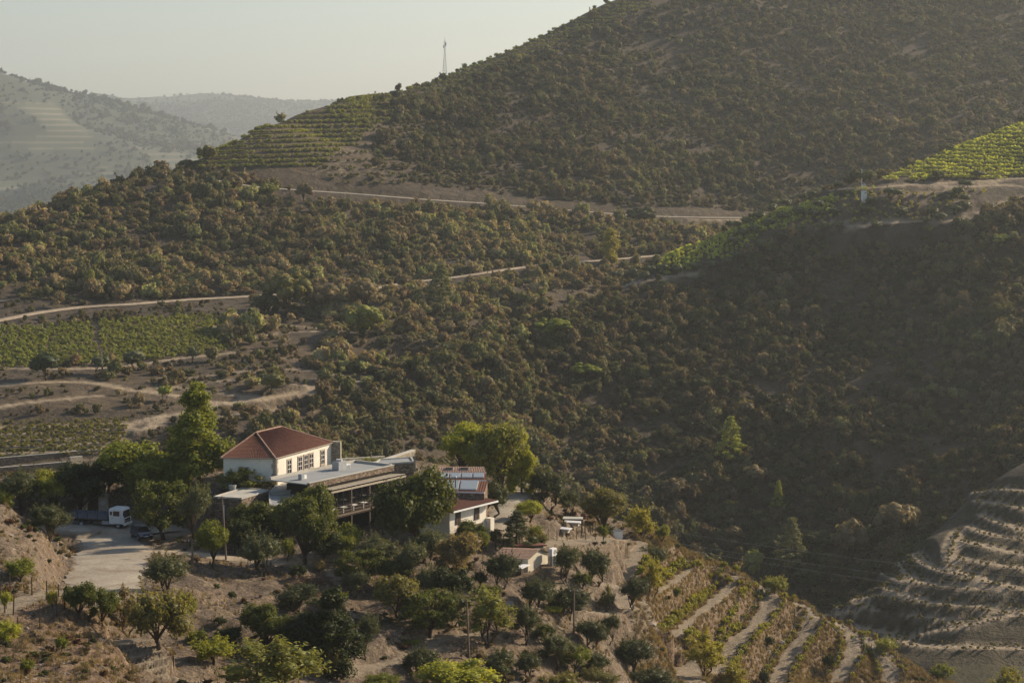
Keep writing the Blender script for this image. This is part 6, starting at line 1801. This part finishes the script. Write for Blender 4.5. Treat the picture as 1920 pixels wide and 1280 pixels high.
T('airy1', 1888, 1320, 70, 1250, 'ye', 'yellow green treetop in the bottom right corner', 'almond_tree', d0=240)
# lower left
T('olive3', 314, 1114, 84, 1030, 'ol', 'leaning olive alone on the bank below the yard', 'olive_tree', group=OT)
T('round1', 150, 1158, 62, 1092, 'ci', 'dark leafy bush right of the left terrace posts', 'leafy_bush', 'bush')
T('round0', 194, 1176, 56, 1100, 'ci', 'second dark leafy bush nearer the yellow bushes', 'leafy_bush', 'bush')
T('airy2', 238, 1192, 72, 1104, 'bn', 'half bare brownish small tree left of the round yellow bush', 'almond_tree')
T('shrub1', 300, 1212, 106, 1112, 'yo', 'large round yellow green broom bush by the bottom track', 'broom_bush', 'bush')
T('shrub0', 346, 1160, 40, 1112, 'lg', 'small green bush behind the round yellow bush', 'bush', 'bush')
T('shrub2', 400, 1244, 80, 1198, 'br', 'bright yellow shrub on the right edge of the bottom track', 'bush', 'bush')
T('shrub0', 38, 1088, 52, 1048, 'gr', 'green broom tuft on the slope above the left posts', 'bush', 'bush')
T('shrub1', 52, 1262, 26, 1236, 'gr', 'small green tuft in the dry grass bottom left', 'bush', 'bush')
T('shrub2', 116, 1220, 24, 1194, 'gr', 'another green tuft higher on the dry grass slope', 'bush', 'bush')
T('shrub0', 12, 1206, 56, 1166, 'br', 'yellow green vine bush at the left edge under the posts', 'vine_bush', 'bush')
T('shrub1', 12, 1140, 24, 1110, 'br', 'yellow vine bush against the left edge by the short post', 'vine_bush', 'bush')
T('shrub2', 98, 1140, 22, 1106, 'ye', 'small yellow vine bush between the right hand posts', 'vine_bush', 'bush')
for i, (cx, yb, w, yt, tn) in enumerate(((432, 1200, 50, 1176, 'dk'), (370, 1205, 36, 1182, 'gr'), (468, 1160, 26, 1142, 'dk'), (412, 1172, 24, 1156, 'dk'), (1092, 1102, 32, 1074, 'ci'), (1004, 1010, 28, 986, 'gr'), (628, 1132, 40, 1106, 'gr'),
                                         (925, 1122, 28, 1098, 'ci'), (1036, 1150, 34, 1136, 'br'), (770, 1208, 36, 1198, 'gr'), (560, 1085, 30, 1060, 'dk'), (1270, 1120, 16, 1100, 'gr'), (598, 1072, 24, 1050, 'bn'), (900, 1100, 30, 1072, 'dk'))):
    T(f'shrub{i % 3}', cx, yb, w, yt, tn, ['dark low bush at the hollow above the bright yellow shrub', 'green weedy bush left of the hollow', 'dark small bush on the eroded bank', 'tiny dark bush high on the eroded bank', 'green ground bush between the two upper olives',
      'small green bush beneath the lane bend', 'green bush under the low double olive', 'dark glossy sapling left of the shed', 'flat bright green patch of creeper by the pole', 'low green weed patch under the flat topped citrus',
      'dark bush at the path end', 'small green bush among the first vine row', 'dry brownish sapling by the reed screen', 'dark bush below the brownish half bare tree'][i], 'bush', 'bush')
# valley, ravine and far trees
VT = 'larger trees standing out of the scrub'
def FTREE(kind, cx, yb, w, yt, tn, lb, nm='tree', d0=380, d1=900, grp=VT): return tree(kind, cx, yb, w, yt, tn, lb, nm, 'tree', grp, d0, d1)
FTREE('poplar0', 1145, 494, 26, 436, 'ye', 'single bright yellow green poplar beside the hill track', 'poplar_tree')
FTREE('pine1', 828, 566, 56, 500, 'pn', 'umbrella pine standing above the ravine trees', 'pine_tree')
FTREE('pine0', 1369, 864, 56, 784, 'br', 'sunlit pale pine alone on the dark right hand hill', 'pine_tree')
FTREE('pine1', 1459, 960, 26, 903, 'br', 'small slim sunlit pine low on the dark hill', 'pine_tree')
FTREE('pine1', 1484, 1070, 62, 974, 'pn', 'big pine at the valley foot behind the vine terraces', 'pine_tree')
FTREE('farbroad0', 1412, 1088, 48, 1024, 'lg', 'grey green tree just beyond the spur rim', 'leafy_tree')
FTREE('farbroad1', 1590, 1060, 70, 970, 'bn', 'brown crowned tree at the valley foot', 'leafy_tree')
FTREE('farbroad2', 1682, 1018, 80, 932, 'bn', 'large pinkish brown tree above the dark valley terraces', 'leafy_tree')
FTREE('farbroad0', 1376, 1018, 44, 982, 'bn', 'bare reddish tree in the valley beyond the cables', 'leafy_tree')
FTREE('farbroad1', 1266, 935, 56, 894, 'bn', 'pale brown treetop catching the sun on the dark hill', 'leafy_tree')
FTREE('farbroad2', 1418, 905, 46, 868, 'bn', 'pale brown crown up the hill from the small slim pine', 'leafy_tree')
FTREE('farbroad0', 1520, 1110, 70, 1058, 'od', 'dark round tree at the valley bottom by the spur rim', 'leafy_tree')
FTREE('farbroad2', 1450, 1040, 50, 998, 'od', 'dull green tree left of the big valley pine', 'leafy_tree')
FTREE('farbroad1', 1640, 1030, 60, 985, 'od', 'dark green tree between the two brown crowned trees', 'leafy_tree')
FTREE('farbroad2', 1540, 1030, 60, 990, 'od', 'grey green crown behind the big valley pine', 'leafy_tree')
FTREE('poplar0', 169, 558, 18, 512, 'lg', 'small slim poplar at the foot of the left scrub hill', 'poplar_tree')
FTREE('farbroad0', 682, 590, 80, 516, 'bn', 'large brown and olive tree mass at the ravine head', 'leafy_tree')
FTREE('farbroad1', 540, 590, 80, 512, 'yo', 'hazy brownish tree where the track enters the ravine', 'leafy_tree')
FTREE('farbroad2', 610, 585, 70, 528, 'bn', 'pale russet tree between the two ravine head trees', 'leafy_tree')
FTREE('farbroad2', 684, 632, 70, 566, 'lg', 'yellow green tree below the ravine head trees', 'leafy_tree')
FTREE('farbroad0', 500, 590, 56, 546, 'od', 'dark tree at the end of the dirt road', 'leafy_tree')
FTREE('farolive0', 88, 712, 62, 662, 'dk', 'large dark bush tree under the flat vineyard field', 'leafy_tree')
FTREE('farolive1', 186, 702, 36, 668, 'ol', 'grey bush tree right of the large dark one under the field', 'leafy_tree')
FTREE('farolive2', 256, 692, 40, 656, 'ol', 'pair of grey bushes under the middle of the field', 'leafy_tree')
FTREE('farolive0', 308, 752, 26, 722, 'br', 'small bright green tree on the dry slope below the field', 'leafy_tree')
FTREE('farolive1', 508, 738, 50, 700, 'yo', 'olive brown bush tree on the dry slope near the ravine', 'leafy_tree')
FTREE('farolive1', 362, 680, 26, 650, 'ol', 'small grey tree at the lower right corner of the field', 'leafy_tree')
FTREE('farbroad0', 1036, 640, 74, 592, 'gr', 'broad green tree on the ridge of the shaded hill', 'leafy_tree')
FTREE('farbroad1', 1100, 710, 60, 680, 'gr', 'dim green round tree below the ridge of the shaded hill', 'leafy_tree')
FTREE('farbroad2', 1205, 424, 54, 384, 'od', 'big dark tree at the far end of the asphalt road', 'leafy_tree', 700, 900)
FTREE('farbroad0', 571, 378, 34, 340, 'bn', 'grey brown tree on the near side of the asphalt road', 'leafy_tree', 700, 900)
FTREE('farbroad1', 506, 372, 36, 344, 'lg', 'pale green tree near the road left of the grey brown one', 'leafy_tree', 700, 900)
FTREE('farbroad2', 388, 306, 36, 270, 'yo', 'pointed brownish tree on the shoulder above the road bend', 'leafy_tree', 700, 900)
FTREE('farbroad0', 352, 318, 40, 298, 'od', 'dark bushes behind the road bend', 'leafy_tree', 700, 1000)
FTREE('farbroad1', 436, 360, 40, 328, 'bn', 'brownish tree below the road bend', 'leafy_tree', 700, 900)
FTREE('farbroad0', 1876, 462, 40, 436, 'lg', 'pale green tree on the upper right hill', 'leafy_tree')
FTREE('farbroad1', 1620, 345, 40, 318, 'ol', 'grey green tree behind the white hut', 'leafy_tree', 560, 730)
FTREE('farbroad2', 1778, 282, 30, 264, 'ol', 'round bush on the edge of the upper ridge vineyard', 'leafy_tree', 560, 730)
RO = 'olive trees scattered on the ridge terraces'
ro = [(1055, 315), (890, 370), (935, 362), (765, 420), (822, 400), (975, 405), (882, 435), (950, 445), (1045, 440), (808, 460), (748, 490), (1220, 390), (1180, 425), (1300, 345), (1340, 355), (990, 505), (1065, 500), (1232, 497),
      (880, 520), (792, 548), (700, 585), (578, 575), (1350, 432), (1615, 345), (1650, 378), (1645, 408), (1605, 425), (1462, 478), (1540, 462), (1705, 265), (700, 458), (640, 478), (575, 498), (1650, 310), (1765, 420), (1500, 440), (630, 530), (680, 520)]
def near_what(x, y):
    if y < 300: return 'in the striped upper ridge vineyard'
    if x > 1560: return 'in the clump right of the ridge terraces'
    if x > 1140: return 'on the terrace right of the white hut'
    if y < 380: return 'on the rim left of the white hut'
    if y > 480: return 'above the lower ridge track'
    if x < 780: return 'along the narrow strip of ridge vines'
    return 'on the terrace below left of the white hut'
cnt = {}
for x, y in ro: cnt.setdefault(near_what(x, y), []).append((x, y))
ORD = ['leftmost', 'second', 'third', 'fourth', 'fifth', 'sixth', 'seventh', 'eighth', 'ninth', 'tenth', 'eleventh']
for k, L in cnt.items():
    for i, (x, y) in enumerate(sorted(L)):
        px, py = 1140 + x / 2.4615, 220 + y / 2.4615
        lb = f'{ORD[i]} small olive tree {k}' if len(L) > 1 else f'lone olive tree {k}'
        tree(f'farolive{i % 3}', px, py + 9, 24, py - 9, 'ol', lb, 'olive_tree', 'tree', RO, 540, 730)
row = sorted([(600, 640), (555, 665), (480, 685), (403, 690), (318, 700), (248, 700), (195, 705), (172, 730), (110, 720), (42, 730)])
for i, (x, y) in enumerate(row):
    px, py = 1140 + x / 2.4615, 220 + y / 2.4615
    tree(f'farolive{i % 3}', px, py + 9, 22, py - 9, 'ol', f'{ORD[i]} olive in the row along the lower ridge track' if i < 9 else 'rightmost olive in the row along the lower ridge track', 'olive_tree', 'tree', 'row of olives by the lower ridge track', 540, 700)

# ------------------------------------------------------------------ trellised vine rows on the near spur
vm = LIB['vine'][0]
postm = MB().tube([(0, 0, -0.3), (0, 0, 1.55)], [0.05, 0.042], 5).mesh('post', M['post_wood'])
g3 = np.random.default_rng(11)
def vine_row(L, side, off, label, dens, tall, d_):
    """posts, wires and vines along one edge of a terrace"""
    pts = []
    for i, p in enumerate(L):
        t = L[min(i + 1, len(L) - 1)] - L[max(i - 1, 0)]; t.z = 0; t.normalize()
        q = p + Vector((-t.y, t.x, 0)) * side * off
        pts.append(Vector((q.x, q.y, height(q.x, q.y))))
    o0 = pts[0].copy()
    r = empty('vine_row', o0); tag(r, label, 'vine row', 'trellised vine rows on the near terraces')
    acc = 0; last = None; heads = []
    vines = []
    for i, p in enumerate(pts):
        if last is None or (p - last).length > 3.3:
            c = link('post', postm, r, p - o0); c.rotation_euler = (g3.normal(0, 0.06), g3.normal(0, 0.06), 0)
            c.scale = (1, 1, float(g3.uniform(0.85, 1.1)))
            heads.append(p - o0 + Vector((0, 0, 1.2))); last = p
    w = MB()
    if len(heads) > 1:
        w.tube([tuple(h) for h in heads], 0.012, 3); w.tube([tuple(h - Vector((0, 0, 0.5))) for h in heads], 0.012, 3)
        w.build('wire', M['steel'], r)
    k = 0
    s = 0.0
    prev = pts[0]
    for p in pts[1:]:
        s += (p - prev).length; prev = p
        if s > 0.8:
            s = 0
            f = fbm(np.array([p.x]), np.array([p.y]), 6.0, 2, 90 + d_)[0]
            if g3.uniform() < dens + f * 0.9:
                c = link('vine', vm, r, p - o0 + Vector((g3.normal(0, 0.1), g3.normal(0, .1), 0)), float(g3.uniform(0, 6.28)))
                sc = tall * g3.uniform(0.75, 1.25)
                c.scale = (sc, sc, sc * g3.uniform(0.85, 1.15))
                tt = np.array(TINT['br']) * 0.85 + (np.array(TINT['ye']) - TINT['br']) * g3.uniform(0, 1)
                c['tint'] = [float(v) for v in tt * g3.uniform(0.75, 1.15)]
names_ = ['first and leftmost', 'second', 'third', 'fourth', 'fifth', 'sixth and rightmost']
for i, L in enumerate(SPUR):
    dn = (1.0, 1.0, 0.85, 0.75, 0.6, 0.6)[i]; th = (1.25, 1.1, 0.95, 0.85, 0.75, 0.7)[i]
    for side, wd in ((1, 'uphill'), (-1, 'downhill')):
        # left of travel direction: the rows stand on the two rims of the terrace
        vine_row(L, side, 1.75, f'vine row on the {"left" if side > 0 else "right"} rim of the {names_[i]} near terrace', dn, th, i * 2 + side)
# rim rows along the skyline of the spur
rim = line(parse('1275,1072 1310,1068 1345,1084 1385,1100 1430,1120 1480,1142 1530,1168 1580,1198 1640,1228 1700,1260'), 250, 316, 0.8, 6)
vine_row(rim[:len(rim) // 2], 1, 0.2, 'vine row along the upper half of the spur skyline', 0.8, 0.85, 31)
vine_row(rim[len(rim) // 2:], 1, 0.2, 'sparse vine row along the lower half of the spur skyline', 0.5, 0.7, 37)
L = line(parse('1645,1215 1690,1250 1725,1272 1760,1290'), 240, 305, 0.8, 6)
vine_row(L, 1, 0.5, 'row of bare posts with few vines at the lower end of the spur', 0.35, 0.6, 41)

# ------------------------------------------------------------------ near ground cover
def cover(n, d0, d1, px0, px1, cond):
    a = g3.uniform((px0 - 960) / F, (px1 - 960) / F, n); d = np.sqrt(g3.uniform(d0 ** 2, d1 ** 2, n))
    x = a * d; Pn = np.stack([x, d, heights(x, d)], 1)
    px, py = to_px(Pn)
    ok = visible(Pn, 1.0) & (heights(x, d, ZONE['p']) < 0.35) & (py < 1320) & (g3.uniform(0, 1, n) < cond(Pn, px, py))
    yd = np.ones(n, bool)
    for q in list(yard)[::4] + list(yard2)[::4]: yd &= (x - q.x) ** 2 + (d - q.y) ** 2 > 4.6 ** 2
    for q in list(curve)[::3] + list(lane)[::3]: yd &= (x - q.x) ** 2 + (d - q.y) ** 2 > 2.0 ** 2
    # not inside buildings
    for bx, by, br in ((-31, 264, 9), (-17, 258, 7), (-4, 254, 5), (1, 246.5, 3.6), (-33, 251, 3)): yd &= (x - bx) ** 2 + (d - by) ** 2 > br ** 2
    return Pn[ok & yd]
def gr(P, sc, k): return np.clip(fbm(P[:, 0], P[:, 1], sc, 3, k) * 1.6 + 0.5, 0, 1)
Pg = cover(52000, 150, 335, -60, 1980, lambda P, px, py: np.where((px < 260) & (py > 1100), 1.0, np.where(px > 1190, 0.8, 0.55 * gr(P, 7, 60))))
Pb = cover(60000, 235, 325, 1170, 1960, lambda P, px, py: 1.0 * (px > 1190))
Pg = np.concatenate([Pg, Pb])
col = np.array([(0.28, 0.195, 0.10), (0.36, 0.275, 0.145), (0.17, 0.115, 0.07), (0.15, 0.12, 0.065)])
scatter('dry_grass', Pg, g3.uniform(0.45, 1.1, len(Pg)), g3.uniform(0.6, 1.2, len(Pg)), col[g3.integers(0, 4, len(Pg))] * g3.uniform(0.75, 1.2, (len(Pg), 1)), ['tuft0', 'tuft1'], label='tufts of dry straw coloured grass on the near slopes')
Pr = cover(60000, 150, 335, -60, 1900, lambda P, px, py: 0.75 * gr(P, 5, 63) ** 1.5)
scatter('loose_stones', Pr, 0.12 + 0.38 * g3.uniform(0, 1, len(Pr)) ** 4, np.ones(len(Pr)) * 0.9, np.ones((len(Pr), 3)) * 0.3, ['rock0', 'rock1', 'rock2'], label='loose grey brown schist stones on the near slopes')
Ps = cover(9000, 150, 335, -60, 1900, lambda P, px, py: gr(P, 9, 66) ** 2)
cs_ = np.array([(0.16, 0.12, 0.06), (0.11, 0.12, 0.04), (0.13, 0.07, 0.042), (0.20, 0.15, 0.08), (0.06, 0.07, 0.03)])
scatter('low_weeds', Ps, g3.uniform(0.12, 0.6, len(Ps)), np.ones(len(Ps)) * 0.8, cs_[g3.integers(0, 5, len(Ps))], ['scrub1', 'scrub4', 'scrub5'], label='low brown and green weeds dotted over the near slopes')
# boulders and rock outcrops that show one by one
for i, (px, py, w, lb) in enumerate(((16, 1000, 26, 'pale flat rock on the left bank face'), (24, 1028, 22, 'smaller flat rock low on the left bank'), (28, 948, 18, 'pale stone on the crest of the left bank'), (108, 1018, 22, 'dark rock outcrop above the yard edge'),
        (118, 1044, 26, 'dark rocky overhang beside the yard'), (62, 1272, 26, 'pale rock in the dry grass at the bottom left'), (136, 1258, 18, 'grey stone on the dry slope by the bottom track'), (310, 1212, 26, 'rock shelf under the round yellow bush'),
        (1215, 1165, 60, 'dark rocky overhang beside the ravine track head'), (1180, 1160, 30, 'smaller dark rock left of the ravine track head'), (278, 1074, 12, 'white stone beside the leaning olive'), (1462, 1200, 34, 'grey rock outcrop on the middle terrace bank'),
        (1440, 1218, 18, 'small dark boulder under the middle terrace outcrop'), (1045, 1208, 30, 'rock ledge in the olive slope'), (950, 1128, 40, 'rubble heap left under the shed'), (1240, 1182, 22, 'boulder at the edge of the ravine track'))):
    p = place(px, py, 150, 330); s = w / F * p.y
    o = link('rock', LIB[f'rock{i % 3}'][0], None, p + Vector((0, 0, -0.1 * s)), i * 1.3)
    o.scale = (s, s * 0.7, s * 0.55)
    tag(o, lb, 'rock', 'rocks on the near slopes')
# heap of dry prunings and the reed screen
b = MB(); p = place(590, 1095, 205, 245)
for i in range(150):
    a_ = g3.uniform(0, 6.28); q = Vector((g3.normal(0, 1.3), g3.normal(0, 0.6), g3.uniform(0.05, 0.8)))
    dv = Vector((math.cos(a_), math.sin(a_) * 0.6, g3.normal(0.15, 0.25))) * g3.uniform(0.5, 1.1)
    b.tube([tuple(q - dv), tuple(q + dv)], 0.025, 3)
o = b.build('brushwood_pile', M['dry_wood'], None, False, p); o['kind'] = 'thing'
tag(o, 'heap of reddish dry cut branches by the bare path', 'brushwood pile')
p = place(590, 1062, 225, 250)
r = empty('reed_screen', p, 0.1); tag(r, 'upright reed screen at the end of the garden path', 'screen')
b = MB()
for i in range(46): b.tube([(i * 0.07, 0, -0.1), (i * 0.07 + g3.normal(0, 0.02), 0, 2.0 + g3.normal(0, 0.1))], 0.03, 4)
tag(b.build('reeds', plain('reed', (0.22, 0.16, 0.09)), r), kind='stuff')
for z in (0.5, 1.5): MB().box((1.6, -0.05, z), (3.3, 0.05, 0.07)).build('rail', M['post_wood'], r)
# low rail fence of the kitchen garden
p0, p1 = place(420, 1036, 235, 250), place(482, 1040, 235, 250)
r = empty('garden_fence', p0); tag(r, 'low rustic rail fence along the garden path', 'fence')
dv = p1 - p0
for i in range(7): MB().tube([tuple(dv * i / 6 + Vector((0, 0, -0.2))), tuple(dv * i / 6 + Vector((0, 0, 0.95)))], 0.05, 5).build('fence_post', M['post_wood'], r)
for z in (0.45, 0.85): MB().tube([tuple(Vector((0, 0, z))), tuple(dv + Vector((0, 0, z)))], 0.035, 5).build('rail', M['post_wood'], r)
# ------------------------------------------------------------------ haze: one closed box of thin air round everything
hb = MB().box((1500, 6900, 60), (17000, 14000, 1000))
m = bpy.data.materials.new('haze'); m.use_nodes = True
m.node_tree.nodes.clear()
vo = m.node_tree.nodes.new('ShaderNodeVolumePrincipled')
vo.inputs['Color'].default_value = (0.88, 0.95, 0.97, 1)
vo.inputs['Density'].default_value = 0.000105
vo.inputs['Anisotropy'].default_value = 0.5
ou = m.node_tree.nodes.new('ShaderNodeOutputMaterial')
m.node_tree.links.new(vo.outputs[0], ou.inputs['Volume'])
tag(hb.build('haze', m), kind='stuff')
